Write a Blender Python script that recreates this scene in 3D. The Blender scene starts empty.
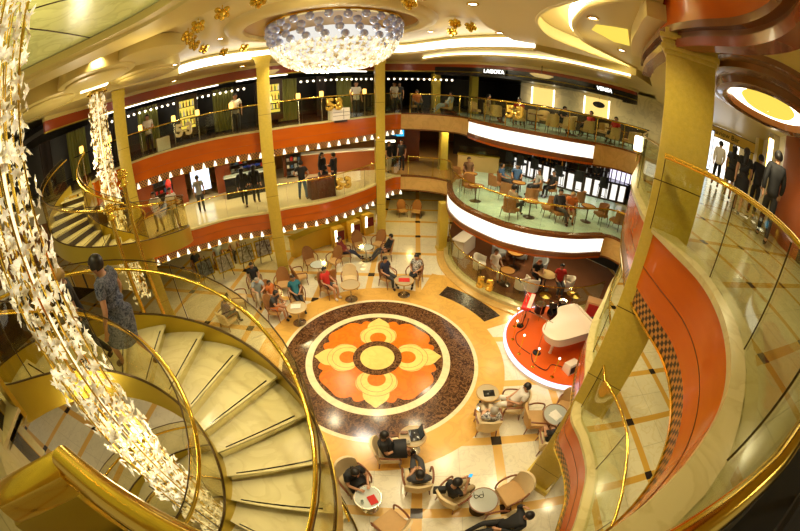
import bpy, bmesh, math, random
from mathutils import Vector, Matrix
from mathutils.geometry import tessellate_polygon
S = bpy.context.scene
COL = S.collection
PI = math.pi
def rad(a): return a * PI / 180
rng = random.Random(7)

# ------------------------------------------------------------------ materials
def nodes_of(m):
    m.use_nodes = True
    nt = m.node_tree
    return nt, nt.nodes, nt.links

def mat(name, col, rough=0.5, metal=0.0, noise=0.0, nscale=4.0, col2=None, emit=0.0, ecol=None, stretch=None, coat=0.0, spec=0.5):
    """Principled surface whose colour wanders between two tones with a noise texture."""
    m = bpy.data.materials.new(name)
    nt, N, L = nodes_of(m)
    b = N['Principled BSDF']
    b.inputs['Roughness'].default_value = rough
    b.inputs['Metallic'].default_value = metal
    b.inputs['Coat Weight'].default_value = coat
    b.inputs['Specular IOR Level'].default_value = spec
    c1 = (*col, 1)
    c2 = (*(col2 or tuple(min(1, x * (1 - noise)) for x in col)), 1)
    tc = N.new('ShaderNodeTexCoord')
    nz = N.new('ShaderNodeTexNoise')
    nz.inputs['Scale'].default_value = nscale
    nz.inputs['Detail'].default_value = 4
    if stretch:
        mp = N.new('ShaderNodeMapping')
        mp.inputs['Scale'].default_value = stretch
        L.new(tc.outputs['Object'], mp.inputs['Vector'])
        L.new(mp.outputs['Vector'], nz.inputs['Vector'])
    else:
        L.new(tc.outputs['Object'], nz.inputs['Vector'])
    mx = N.new('ShaderNodeMix'); mx.data_type = 'RGBA'
    mx.inputs[6].default_value = c1
    mx.inputs[7].default_value = c2
    L.new(nz.outputs['Fac'], mx.inputs[0])
    L.new(mx.outputs[2], b.inputs['Base Color'])
    if emit > 0:
        b.inputs['Emission Color'].default_value = (*(ecol or col), 1)
        b.inputs['Emission Strength'].default_value = emit
    return m

def glass(name, tint=(0.93, 0.95, 0.86), gloss=0.10):
    m = bpy.data.materials.new(name)
    nt, N, L = nodes_of(m)
    N.remove(N['Principled BSDF'])
    out = N['Material Output']
    t = N.new('ShaderNodeBsdfTransparent'); t.inputs[0].default_value = (*tint, 1)
    g = N.new('ShaderNodeBsdfGlossy'); g.inputs['Roughness'].default_value = 0.03
    lw = N.new('ShaderNodeLayerWeight'); lw.inputs[0].default_value = 0.25
    mu = N.new('ShaderNodeMath'); mu.operation = 'MULTIPLY_ADD'
    mu.inputs[1].default_value = 0.22; mu.inputs[2].default_value = gloss * 0.25
    L.new(lw.outputs['Fresnel'], mu.inputs[0])
    mx = N.new('ShaderNodeMixShader')
    L.new(mu.outputs[0], mx.inputs[0]); L.new(t.outputs[0], mx.inputs[1]); L.new(g.outputs[0], mx.inputs[2])
    L.new(mx.outputs[0], out.inputs[0])
    return m

def marble(name, c1, c2, scale=1.2, rough=0.2, vein=0.5):
    m = bpy.data.materials.new(name)
    nt, N, L = nodes_of(m)
    b = N['Principled BSDF']; b.inputs['Roughness'].default_value = rough
    tc = N.new('ShaderNodeTexCoord')
    nz = N.new('ShaderNodeTexNoise'); nz.inputs['Scale'].default_value = scale; nz.inputs['Detail'].default_value = 8
    nz.inputs['Distortion'].default_value = 1.6
    L.new(tc.outputs['Object'], nz.inputs['Vector'])
    r = N.new('ShaderNodeValToRGB')
    e = r.color_ramp.elements
    e[0].position = 0.38; e[0].color = (*c1, 1)
    e[1].position = 0.62; e[1].color = (*c1, 1)
    k = e.new(0.5); k.color = tuple(c1[i] * (1 - vein) + c2[i] * vein for i in range(3)) + (1,)
    k2 = e.new(0.47); k2.color = (*c1, 1)
    L.new(nz.outputs['Fac'], r.inputs[0])
    n2 = N.new('ShaderNodeTexNoise'); n2.inputs['Scale'].default_value = scale * .6; n2.inputs['Detail'].default_value = 3
    L.new(tc.outputs['Object'], n2.inputs['Vector'])
    mx = N.new('ShaderNodeMix'); mx.data_type = 'RGBA'; mx.blend_type = 'MULTIPLY'
    mx.inputs[0].default_value = 0.35
    L.new(r.outputs[0], mx.inputs[6]); L.new(n2.outputs['Color'], mx.inputs[7])
    n2b = N.new('ShaderNodeMapRange'); n2b.inputs[1].default_value = .3; n2b.inputs[2].default_value = .7; n2b.inputs[3].default_value = .7; n2b.inputs[4].default_value = 1.05
    L.new(n2.outputs['Fac'], n2b.inputs[0]); L.new(n2b.outputs[0], mx.inputs[7])
    L.new(mx.outputs[2], b.inputs['Base Color'])
    return m

def tiles(name, base, vein, band, dot, period, ox, oy, rot, bw, dw, rough=0.18, joints=2):
    """Stone floor: veined tiles, coloured bands on a square grid, dark squares where the bands cross."""
    m = bpy.data.materials.new(name)
    nt, N, L = nodes_of(m)
    b = N['Principled BSDF']; b.inputs['Roughness'].default_value = rough
    tc = N.new('ShaderNodeTexCoord')
    mp = N.new('ShaderNodeMapping'); mp.vector_type = 'TEXTURE'
    mp.inputs['Location'].default_value = (ox, oy, 0); mp.inputs['Rotation'].default_value = (0, 0, rot)
    mp.inputs['Scale'].default_value = (period, period, 1)
    L.new(tc.outputs['Object'], mp.inputs['Vector'])
    sx = N.new('ShaderNodeSeparateXYZ'); L.new(mp.outputs[0], sx.inputs[0])
    def M(op, a, bb=None):
        n = N.new('ShaderNodeMath'); n.operation = op
        for i, q in enumerate((a, bb)):
            if q is None: continue
            if isinstance(q, (int, float)): n.inputs[i].default_value = q
            else: L.new(q, n.inputs[i])
        return n.outputs[0]
    def dist(o, k=1):
        o = M('MULTIPLY', o, k)
        f = M('FRACT', M('ADD', o, 1000.5))
        return M('DIVIDE', M('ABSOLUTE', M('SUBTRACT', f, 0.5)), k)
    dx, dy = dist(sx.outputs[0]), dist(sx.outputs[1])
    inb = M('LESS_THAN', M('MINIMUM', dx, dy), bw / period / 2)
    ind = M('LESS_THAN', M('MAXIMUM', dx, dy), dw / period / 2)
    jx, jy = dist(sx.outputs[0], joints), dist(sx.outputs[1], joints)
    inj = M('LESS_THAN', M('MINIMUM', jx, jy), 0.006 / period)
    nz = N.new('ShaderNodeTexNoise'); nz.inputs['Scale'].default_value = 2.4; nz.inputs['Detail'].default_value = 9; nz.inputs['Distortion'].default_value = 1.2
    L.new(tc.outputs['Object'], nz.inputs['Vector'])
    r = N.new('ShaderNodeValToRGB'); e = r.color_ramp.elements
    e[0].position = .3; e[0].color = (*base, 1); e[1].position = .72; e[1].color = (*tuple(x * .9 for x in base), 1)
    k = e.new(.5); k.color = tuple(base[i] * .6 + vein[i] * .4 for i in range(3)) + (1,); k = e.new(.46); k.color = (*base, 1); k = e.new(.54); k.color = (*base, 1)
    L.new(nz.outputs['Fac'], r.inputs[0])
    def mix(f, a, c):
        n = N.new('ShaderNodeMix'); n.data_type = 'RGBA'
        L.new(f, n.inputs[0])
        L.new(a, n.inputs[6]); n.inputs[7].default_value = (*c, 1)
        return n.outputs[2]
    o = mix(inj, r.outputs[0], tuple(x * .7 for x in base))
    o = mix(inb, o, band)
    o = mix(ind, o, dot)
    L.new(o, b.inputs['Base Color'])
    return m

def checker(name, c1, c2, scale, rough=.35):
    m = bpy.data.materials.new(name)
    nt, N, L = nodes_of(m)
    b = N['Principled BSDF']; b.inputs['Roughness'].default_value = rough
    uv = N.new('ShaderNodeTexCoord')
    ck = N.new('ShaderNodeTexChecker'); ck.inputs['Color1'].default_value = (*c1, 1); ck.inputs['Color2'].default_value = (*c2, 1); ck.inputs['Scale'].default_value = scale
    L.new(uv.outputs['UV'], ck.inputs['Vector']); L.new(ck.outputs[0], b.inputs['Base Color'])
    return m

def glow(name, col, strength):
    m = bpy.data.materials.new(name)
    nt, N, L = nodes_of(m)
    N.remove(N['Principled BSDF'])
    e = N.new('ShaderNodeEmission'); e.inputs[0].default_value = (*col, 1); e.inputs[1].default_value = strength
    L.new(e.outputs[0], N['Material Output'].inputs[0])
    return m

# ------------------------------------------------------------------ mesh building
class MB:
    def __init__(s): s.v = []; s.f = []; s.uv = {}
    def add(s, vs, fs):
        b = len(s.v); s.v += [tuple(x) for x in vs]; s.f += [tuple(i + b for i in f) for f in fs]; return s
    def box(s, cx, cy, cz, sx, sy, sz, rz=0, taper=1.0, rx=0):
        pts = []
        for k in (-.5, .5):
            t = taper if k > 0 else 1
            for i, j in ((-.5, -.5), (.5, -.5), (.5, .5), (-.5, .5)):
                pts.append(Vector((i * sx * t, j * sy * t, k * sz)))
        mtx = Matrix.Translation((cx, cy, cz)) @ Matrix.Rotation(rz, 4, 'Z') @ Matrix.Rotation(rx, 4, 'X')
        return s.add([mtx @ p for p in pts], [(3, 2, 1, 0), (4, 5, 6, 7), (0, 1, 5, 4), (1, 2, 6, 5), (2, 3, 7, 6), (3, 0, 4, 7)])
    def tube(s, path, r, n=8, closed=False, rs=None):
        P = [Vector(p) for p in path]; m = len(P); b = len(s.v)
        up = Vector((0, 0, 1)); rings = []
        for i in range(m):
            a = P[(i - 1) % m] if (closed or i > 0) else P[i]
            c = P[(i + 1) % m] if (closed or i < m - 1) else P[i]
            t = (c - a).normalized() if (c - a).length > 1e-9 else Vector((0, 0, 1))
            u = up - t * up.dot(t)
            if u.length < 1e-3: u = Vector((1, 0, 0)) - t * t.x
            u.normalize(); w = t.cross(u)
            q = rs[i] if rs else r
            rings.append([P[i] + (u * math.cos(2 * PI * k / n) + w * math.sin(2 * PI * k / n)) * q for k in range(n)])
        for g in rings: s.v += [tuple(x) for x in g]
        for i in range(m if closed else m - 1):
            j = (i + 1) % m
            for k in range(n):
                s.f.append((b + i * n + k, b + i * n + (k + 1) % n, b + j * n + (k + 1) % n, b + j * n + k))
        if not closed:
            s.f.append(tuple(b + k for k in range(n - 1, -1, -1))); s.f.append(tuple(b + (m - 1) * n + k for k in range(n)))
        return s
    def cyl(s, x, y, z0, z1, r, n=16, r1=None):
        return s.lathe([(r, z0), (r if r1 is None else r1, z1)], n, (x, y, 0))
    def lathe(s, prof, n=24, o=(0, 0, 0), sx=1, sy=1, cap=True):
        b = len(s.v); m = len(prof)
        for r, z in prof:
            for k in range(n):
                a = 2 * PI * k / n
                s.v.append((o[0] + r * sx * math.cos(a), o[1] + r * sy * math.sin(a), o[2] + z))
        for i in range(m - 1):
            for k in range(n):
                s.f.append((b + i * n + k, b + i * n + (k + 1) % n, b + (i + 1) * n + (k + 1) % n, b + (i + 1) * n + k))
        if cap:
            if prof[0][0] > 1e-6: s.f.append(tuple(b + k for k in range(n - 1, -1, -1)))
            if prof[-1][0] > 1e-6: s.f.append(tuple(b + (m - 1) * n + k for k in range(n)))
        return s
    def sphere(s, c, r, n=12, sx=1, sy=1, sz=1):
        m = max(4, n // 2)
        return s.lathe([(max(1e-5, r * math.sin(PI * i / m)), -r * math.cos(PI * i / m) * sz) for i in range(m + 1)], n, c, sx, sy, cap=False)
    def slab(s, poly, z0, z1):
        """Closed plate over a plan polygon (list of (x, y))."""
        area = sum(poly[i][0] * poly[(i + 1) % len(poly)][1] - poly[(i + 1) % len(poly)][0] * poly[i][1] for i in range(len(poly)))
        P = list(poly) if area > 0 else list(reversed(poly))
        n = len(P); b = len(s.v)
        s.v += [(x, y, z1) for x, y in P] + [(x, y, z0) for x, y in P]
        for t in tessellate_polygon([[Vector((x, y, 0)) for x, y in P]]):
            a, c, d = t
            cr = (P[c][0] - P[a][0]) * (P[d][1] - P[a][1]) - (P[c][1] - P[a][1]) * (P[d][0] - P[a][0])
            if cr < 0: c, d = d, c
            s.f.append((b + a, b + c, b + d)); s.f.append((b + n + a, b + n + d, b + n + c))
        for i in range(n):
            j = (i + 1) % n
            s.f.append((b + i, b + n + i, b + n + j, b + j))
        return s
    def wall(s, pts, z0, z1, th, zf=None):
        """Upright strip along a plan polyline, thickness th towards its left side. zf(i) shifts both heights."""
        n = len(pts); L = offset(pts, th); b = len(s.v); u = 0; us = [0]
        for i in range(1, n):
            u += math.hypot(pts[i][0] - pts[i - 1][0], pts[i][1] - pts[i - 1][1]); us.append(u)
        for i in range(n):
            d = zf(i) if zf else 0
            for (x, y), z in ((pts[i], z0), (pts[i], z1), (L[i], z1), (L[i], z0)): s.v.append((x, y, z + d))
        for i in range(n - 1):
            a, c = b + i * 4, b + (i + 1) * 4
            for k in range(4):
                kk = (k + 1) % 4
                f = (a + k, c + k, c + kk, a + kk)
                s.uv[len(s.f)] = {a + k: (us[i], k % 3 and 1 or 0), c + k: (us[i + 1], k % 3 and 1 or 0), c + kk: (us[i + 1], kk % 3 and 1 or 0), a + kk: (us[i], kk % 3 and 1 or 0)}
                if k == 0: s.uv[len(s.f)] = {a: (us[i], 0), c: (us[i + 1], 0), c + 1: (us[i + 1], z1 - z0), a + 1: (us[i], z1 - z0)}
                s.f.append(f)
        s.f.append((b, b + 1, b + 2, b + 3)); e = b + (n - 1) * 4; s.f.append((e + 3, e + 2, e + 1, e))
        return s
    def mesh(s, name, m=None, smooth=True, bevel=0, angle=38, loc=None):
        me = bpy.data.meshes.new(name)
        me.from_pydata(s.v, [], s.f)
        if s.uv:
            ul = me.uv_layers.new(name='UVMap')
            for p in me.polygons:
                q = s.uv.get(p.index)
                if q:
                    for li in p.loop_indices:
                        w = q.get(me.loops[li].vertex_index)
                        if w: ul.data[li].uv = w
        if loc: me.transform(Matrix.Translation(-Vector(loc)))
        bm = bmesh.new(); bm.from_mesh(me)
        if bevel:
            es = [e for e in bm.edges if len(e.link_faces) == 2 and e.calc_face_angle(0) > rad(40)]
            bmesh.ops.bevel(bm, geom=es, offset=bevel, segments=2, affect='EDGES', profile=.6, clamp_overlap=True)
        bmesh.ops.recalc_face_normals(bm, faces=bm.faces)
        bm.to_mesh(me); bm.free()
        if smooth:
            me.shade_smooth(); me.set_sharp_from_angle(angle=rad(angle))
        me.materials.append(m)
        return me

def offset(pts, d):
    out = []
    for i in range(len(pts)):
        a, c = pts[max(0, i - 1)], pts[min(len(pts) - 1, i + 1)]
        tx, ty = c[0] - a[0], c[1] - a[1]; l = math.hypot(tx, ty) or 1
        out.append((pts[i][0] - ty / l * d, pts[i][1] + tx / l * d))
    return out

def spline(pts, k=6):
    """Catmull-Rom through plan or space points."""
    P = [Vector(p) for p in pts]; out = []
    for i in range(len(P) - 1):
        p0, p1, p2, p3 = P[max(0, i - 1)], P[i], P[i + 1], P[min(len(P) - 1, i + 2)]
        for j in range(k):
            t = j / k
            out.append(tuple(.5 * ((2 * p1) + (p2 - p0) * t + (2 * p0 - 5 * p1 + 4 * p2 - p3) * t * t + (3 * p1 - p0 - 3 * p2 + p3) * t ** 3)))
    out.append(tuple(P[-1]))
    return out

def resample(pts, step):
    """Even points along a plan polyline: list of (x, y)."""
    d = [0]
    for a, b in zip(pts, pts[1:]): d.append(d[-1] + math.hypot(b[0] - a[0], b[1] - a[1]))
    n = max(1, round(d[-1] / step)); out = []; j = 0
    for i in range(n + 1):
        t = d[-1] * i / n
        while j < len(d) - 2 and d[j + 1] < t: j += 1
        f = (t - d[j]) / max(1e-9, d[j + 1] - d[j])
        out.append((pts[j][0] + (pts[j + 1][0] - pts[j][0]) * f, pts[j][1] + (pts[j + 1][1] - pts[j][1]) * f))
    return out

# ------------------------------------------------------------------ objects
def tag(o, label=None, cat=None, group=None, kind=None):
    if label: o['label'] = label
    if cat: o['category'] = cat
    if group: o['group'] = group
    if kind: o['kind'] = kind
    return o

def link(name, data, parent=None, loc=(0, 0, 0), rz=0):
    o = bpy.data.objects.new(name, data); COL.objects.link(o)
    o.location = loc; o.rotation_euler = (0, 0, rz)
    if parent is not None: o.parent = parent
    return o

def thing(name, label, cat, loc=(0, 0, 0), rz=0, group=None, kind=None):
    return tag(link(name, None, None, loc, rz), label, cat, group, kind)

def base_of(o):
    v = Vector((0, 0, 0))
    while o is not None: v += o.location; o = o.parent
    return v

def part(name, mb, m, parent, world=False, bevel=0, smooth=True, label=None, angle=38):
    """One mesh under a thing; world=True when its vertices are in world space (unrotated parents only)."""
    o = link(name, mb.mesh(name, m, smooth, bevel, angle, base_of(parent) if world else None), parent)
    if label: o['label'] = label
    return o

def solo(name, mb, m, label, cat, group=None, kind=None, bevel=0, smooth=True, loc=None):
    o = link(name, mb.mesh(name, m, smooth, bevel), None, loc or (0, 0, 0))
    return tag(o, label, cat, group, kind)

def use(o, m):
    """Give one object its own material while it shares its mesh."""
    o.material_slots[0].link = 'OBJECT'; o.material_slots[0].material = m

class Proto:
    """A kind of thing: named part meshes (with sub-parts) that every copy shares."""
    def __init__(s): s.parts = []
    def add(s, name, mb, m, bevel=0, under=None, angle=38, smooth=True):
        s.parts.append((name, mb.mesh(name, m, smooth, bevel, angle), under)); return len(s.parts) - 1
    def make(s, name, label, cat, loc, rz=0, group=None, mats=None, scale=1):
        r = thing(name, label, cat, loc, rz, group)
        r.scale = (scale,) * 3 if isinstance(scale, (int, float)) else scale
        made = []
        for n, me, under in s.parts:
            o = link(n, me, r if under is None else made[under])
            if mats and n in mats: use(o, mats[n])
            made.append(o)
        return r
GOLD = mat('polished_gold', (0.88, 0.62, 0.10), .16, 1.0, .12, 3)
GOLD_SATIN = mat('satin_gold', (0.60, 0.45, 0.05), .33, .8, .15, 2)
GOLD_PAINT = marble('gold_marble_column', (0.60, 0.44, 0.05), (0.70, 0.55, 0.13), 26, .28, .35)
BRONZE = mat('dark_bronze', (0.10, 0.06, 0.02), .35, .6, .3, 5)
ORANGE = mat('orange_lacquer_panel', (0.60, 0.125, 0.004), .24, 0, .0, 1.2, col2=(0.44, 0.075, 0.002), coat=.25, stretch=(1, 1, 4))
REDWOOD = mat('red_brown_wood', (0.26, 0.05, 0.012), .22, 0, .3, 3, coat=.4)
BROWNWOOD = mat('brown_wood_moulding', (0.22, 0.075, 0.016), .25, 0, .35, 3, coat=.4)
DARKWOOD = mat('dark_wood', (0.055, 0.028, 0.012), .3, 0, .4, 4)
TANSTONE = marble('tan_marble', (0.72, 0.46, 0.14), (0.5, 0.3, 0.08), 1.4, .25, .35)
CURB = marble('cream_stone_curb', (0.62, 0.52, 0.23), (0.48, 0.38, 0.14), 1.6, .25)
CREAM = mat('cream_ceiling_paint', (0.62, 0.50, 0.17), .35, 0, .06, .7)
CREAM2 = mat('pale_ceiling_paint', (0.70, 0.58, 0.24), .4, 0, .06, .7)
GREENMARBLE = marble('onyx_with_added_glow', (0.62, 0.63, 0.22), (0.42, 0.42, 0.11), 1.2, .25, .6); GREENMARBLE.node_tree.nodes['Principled BSDF'].inputs['Emission Color'].default_value = (.62, .60, .18, 1); GREENMARBLE.node_tree.nodes['Principled BSDF'].inputs['Emission Strength'].default_value = .22  # weak emission added to brighten the onyx disc
TREAD = marble('pale_stair_marble', (0.82, 0.75, 0.42), (0.66, 0.58, 0.28), 1.6, .2, .45)
WHITE = mat('white_lacquer', (0.85, 0.78, 0.66), .2, 0, .05, 3, coat=.4)
OFFWHITE = mat('off_white_upholstery', (0.80, 0.74, 0.60), .7, 0, .1, 12)
BLACK = mat('black_cloth', (0.012, 0.012, 0.014), .7, 0, .3, 20)
BLACKGLOSS = mat('black_gloss', (0.012, 0.011, 0.012), .15, 0, .2, 6)
DARK = mat('dark_interior_panel', (0.035, 0.028, 0.020), .35, 0, .5, 1.6)
CHECK = checker('bronze_and_gold_mosaic', (0.46, 0.20, 0.04), (0.022, 0.008, 0.006), 17.0)
GLASS = glass('clear_balustrade_glass')
GLASS_G = glass('gold_tinted_glass', (0.95, 0.92, 0.76), .1)
MIRROR = mat('mirrored_riser', (0.88, 0.82, 0.55), .12, 1.0, .1, 3)
MINT = marble('mint_floor_tile', (0.68, 0.92, 0.82), (0.46, 0.72, 0.62), 1.0, .2, .5)  # glossy mint stone tile, no emission
LIT = glow('lit_white_panel', (1.0, 0.93, 0.74), 1.7)
COVE = glow('cove_light', (1.0, 0.84, 0.48), 4.5)
COVE_W = glow('white_cove_light', (1.0, 0.93, 0.80), 4.0)
AMBER = glow('amber_lantern', (1.0, 0.52, 0.10), 4.0)
LAMPW = glow('lamp_white', (1.0, 0.88, 0.62), 5.0)
SPOTW = glow('downlight_white', (1.0, 0.90, 0.72), 14.0)
BLUE = glow('blue_screen', (0.05, 0.22, 1.0), 1.6)
CYAN = glow('cyan_screen', (0.05, 0.55, 0.95), 1.2)
WHITESCREEN = glow('white_screen', (0.72, 0.84, 1.0), 2.4)
LETTER = glow('lit_letters', (1.0, 0.97, 0.92), 4.0)
LILAC = glow('lilac_led_strip', (0.84, 0.74, 1.0), 1.8)
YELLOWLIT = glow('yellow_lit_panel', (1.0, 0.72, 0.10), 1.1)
BARLIT = glow('bar_front_panel', (1.0, 0.96, 0.86), 1.15)
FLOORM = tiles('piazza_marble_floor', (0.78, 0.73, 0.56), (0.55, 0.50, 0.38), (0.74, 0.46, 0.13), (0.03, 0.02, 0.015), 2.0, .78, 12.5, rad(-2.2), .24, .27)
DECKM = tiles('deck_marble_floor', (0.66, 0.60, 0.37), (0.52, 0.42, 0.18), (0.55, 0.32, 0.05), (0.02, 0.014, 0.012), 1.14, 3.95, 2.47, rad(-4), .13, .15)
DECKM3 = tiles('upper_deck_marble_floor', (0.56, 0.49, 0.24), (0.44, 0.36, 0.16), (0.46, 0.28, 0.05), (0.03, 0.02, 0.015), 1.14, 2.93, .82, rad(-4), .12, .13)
WOODFLOOR = mat('polished_wood_floor', (0.55, 0.30, 0.09), .2, 0, .25, 2, stretch=(1, 6, 1))
LIGHTFLOOR = mat('pale_boutique_floor', (0.80, 0.66, 0.40), .18, 0, .12, 1)
DARKFLOOR = mat('dark_lounge_floor', (0.16, 0.09, 0.05), .2, 0, .3, 2)
SKIN = [mat('skin_light', (0.72, 0.42, 0.27), .5, 0, .08, 8), mat('skin_tan', (0.55, 0.29, 0.16), .5, 0, .08, 8), mat('skin_brown', (0.36, 0.18, 0.09), .5, 0, .08, 8)]
HAIR = {'black': mat('black_hair', (0.012, 0.009, 0.008), .45, 0, .3, 30), 'brown': mat('brown_hair', (0.06, 0.03, 0.012), .45, 0, .3, 30),
        'grey': mat('grey_hair', (0.42, 0.38, 0.32), .5, 0, .3, 30), 'red': mat('auburn_hair', (0.30, 0.08, 0.02), .45, 0, .3, 30), 'blond': mat('blond_hair', (0.55, 0.36, 0.12), .45, 0, .3, 30)}
def cloth(n, c): return mat(n, c, .8, 0, .18, 14)
CL = {'black': BLACK, 'white': cloth('white_cloth', (0.80, 0.76, 0.68)), 'red': cloth('red_cloth', (0.62, 0.03, 0.02)), 'darkred': cloth('dark_red_cloth', (0.22, 0.02, 0.02)),
      'teal': cloth('teal_cloth', (0.02, 0.16, 0.22)), 'navy': cloth('navy_cloth', (0.02, 0.025, 0.06)), 'grey': cloth('grey_cloth', (0.33, 0.34, 0.33)), 'blue': cloth('blue_cloth', (0.06, 0.14, 0.30)),
      'lightblue': cloth('light_blue_cloth', (0.42, 0.52, 0.60)), 'jeans': cloth('blue_denim', (0.10, 0.16, 0.26)), 'khaki': cloth('khaki_cloth', (0.42, 0.32, 0.17)), 'orange': cloth('orange_cloth', (0.70, 0.20, 0.04)),
      'beige': cloth('beige_cloth', (0.62, 0.52, 0.36)), 'purple': cloth('purple_cloth', (0.12, 0.06, 0.14)), 'charcoal': cloth('charcoal_cloth', (0.05, 0.05, 0.055)), 'brown': cloth('brown_cloth', (0.20, 0.10, 0.04))}
def print_cloth(name, c1, c2, scale):
    m = bpy.data.materials.new(name); nt, N, L = nodes_of(m)
    b = N['Principled BSDF']; b.inputs['Roughness'].default_value = .8
    tc = N.new('ShaderNodeTexCoord'); v = N.new('ShaderNodeTexNoise'); v.inputs['Scale'].default_value = scale; v.inputs['Detail'].default_value = 3; v.inputs['Distortion'].default_value = 1.5
    r = N.new('ShaderNodeValToRGB'); r.color_ramp.interpolation = 'CONSTANT'
    e = r.color_ramp.elements; e[0].color = (*c1, 1); e[0].position = 0; e[1].color = (*c2, 1); e[1].position = .55
    k = e.new(.44); k.color = tuple((a + b_) / 2 for a, b_ in zip(c1, c2)) + (1,)
    L.new(tc.outputs['Object'], v.inputs['Vector']); L.new(v.outputs['Fac'], r.inputs[0]); L.new(r.outputs[0], b.inputs['Base Color'])
    return m
CL['floral'] = print_cloth('navy_floral_cloth', (0.025, 0.035, 0.075), (0.19, 0.21, 0.27), 24)
CL['zebra'] = print_cloth('black_white_patterned_cloth', (0.02, 0.02, 0.03), (0.72, 0.70, 0.66), 16)
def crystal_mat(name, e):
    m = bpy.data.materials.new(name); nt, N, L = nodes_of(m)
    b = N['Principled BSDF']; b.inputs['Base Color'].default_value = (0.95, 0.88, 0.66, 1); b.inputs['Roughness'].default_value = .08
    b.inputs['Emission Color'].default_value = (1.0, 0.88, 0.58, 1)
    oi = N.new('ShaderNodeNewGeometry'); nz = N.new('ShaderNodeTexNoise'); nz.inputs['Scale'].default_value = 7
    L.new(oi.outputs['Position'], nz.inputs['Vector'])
    mr = N.new('ShaderNodeMapRange'); mr.inputs[1].default_value = .38; mr.inputs[2].default_value = .66; mr.inputs[3].default_value = .02 * e; mr.inputs[4].default_value = e  # noise-varied emission paints sparkle into the crystals
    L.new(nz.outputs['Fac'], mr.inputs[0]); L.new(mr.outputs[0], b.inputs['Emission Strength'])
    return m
CRYSTAL = crystal_mat('glowing_crystal', .85)
CRYSTAL_W = crystal_mat('bright_glowing_crystal', 1.3)
# ------------------------------------------------------------------ plan curves of the balconies (atrium on the right-hand side of travel)
Z2, Z3 = 3.15, 6.30
K = 6
E2P = [(-8.6, 7.2), (-9.6, 8.05), (-9.55, 9.05), (-8.7, 10.0), (-7.7, 10.6), (-6.6, 11.35), (-5.0, 11.85), (-4.4, 12.25), (-3.0, 12.9), (-1.8, 14.2), (-1.1, 15.35), (-.5, 16.5), (0, 16.8),
       (1.2, 16.6), (2.15, 16.1), (2.2, 15.4), (2.1, 14.4), (2.12, 13.4), (2.45, 12.2), (3.3, 10.95), (4.0, 10.4), (4.85, 10.05), (6.1, 9.9), (7.5, 10.05),
       (8.0, 9.7), (8.1, 8.9), (7.0, 7.9), (5.8, 6.8), (5.13, 6.07), (4.41, 5.31), (3.95, 4.66), (3.66, 4.14), (3.42, 3.65), (3.1, 3.25), (2.82, 2.82), (2.83, 2.33), (2.76, 1.76), (2.53, 1.28), (2.27, .83), (1.9, .4), (1.2, -.1), (.3, -.4), (-1.17, -.19)]
E3P = [(-8.8, 6.4), (-9.35, 7.2), (-9.75, 8.1), (-9.5, 9.1), (-8.7, 10.2), (-7.6, 11.0), (-6.3, 11.65), (-5.0, 11.95), (-4.2, 12.4), (-2.75, 13.35), (-1.25, 15.0), (-.6, 16.3), (0, 16.8),
       (1.4, 16.6), (2.6, 15.9), (2.95, 15.1), (3.25, 14.0), (3.85, 12.8), (4.75, 12.0), (5.9, 11.5), (7.2, 11.45),
       (8.3, 11.3), (8.9, 10.6), (8.0, 9.4), (6.2, 7.4), (4.9, 5.95), (4.1, 4.9), (3.6, 4.1), (3.15, 3.3), (2.98, 2.6), (2.9, 1.95), (2.7, 1.45), (2.38, 1.0), (1.96, .62), (1.49, .38), (.97, .2), (.4, .07), (-.12, .0), (-.35, -.12), (-1.5, -.3), (-2.5, -.1), (-2.94, .27)]
E2 = spline(E2P, K); E3 = spline(E3P, K)
def seg(E, P, a, b): return E[P.index(a) * K: P.index(b) * K + 1]
E2a = seg(E2, E2P, (-9.6, 8.05), (0, 16.8)); E2b = seg(E2, E2P, (0, 16.8), (2.2, 15.4)); E2c = seg(E2, E2P, (2.2, 15.4), (7.5, 10.05))
E2d = seg(E2, E2P, (7.5, 10.05), (8.1, 8.9)); E2e = seg(E2, E2P, (8.1, 8.9), (-1.17, -.19))
E3a = seg(E3, E3P, (-9.35, 7.2), (0, 16.8)); E3b = seg(E3, E3P, (0, 16.8), (2.95, 15.1)); E3c = seg(E3, E3P, (2.95, 15.1), (7.2, 11.45))
E3d = seg(E3, E3P, (7.2, 11.45), (8.9, 10.6)); E3e = seg(E3, E3P, (8.9, 10.6), (-.35, -.12))

def structure(name, label, cat='room'):
    return thing(name, label, cat, kind='structure')
def sbox(name, mb, m, label, cat='room', smooth=True): return solo(name, mb, m, label, cat, kind='structure', smooth=smooth)

# floors and deck plates
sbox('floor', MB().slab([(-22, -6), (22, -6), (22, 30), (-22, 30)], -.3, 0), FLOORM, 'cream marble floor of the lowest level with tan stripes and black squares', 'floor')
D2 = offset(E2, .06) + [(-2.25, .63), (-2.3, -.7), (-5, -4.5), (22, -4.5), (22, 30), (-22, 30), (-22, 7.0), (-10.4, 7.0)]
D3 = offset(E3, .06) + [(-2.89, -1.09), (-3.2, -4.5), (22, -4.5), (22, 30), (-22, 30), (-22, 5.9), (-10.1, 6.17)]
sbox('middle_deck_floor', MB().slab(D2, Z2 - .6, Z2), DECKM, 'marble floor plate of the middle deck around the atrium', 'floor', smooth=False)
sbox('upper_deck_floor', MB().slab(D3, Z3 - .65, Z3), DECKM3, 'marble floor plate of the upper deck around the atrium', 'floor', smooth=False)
def overlay(name, edge, back, z, m, label):
    poly = [p for p in offset(edge, .12)] + back
    sbox(name, MB().slab(poly, z, z + .008), m, label, 'floor', smooth=False)
overlay('bar_terrace_floor', E2b + E2c + E2d, [(9.6, 12), (13, 18), (9, 20), (3, 20.5), (0, 20)], Z2, MINT, 'pale mint tiled floor of the middle deck bar terrace')
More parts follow.
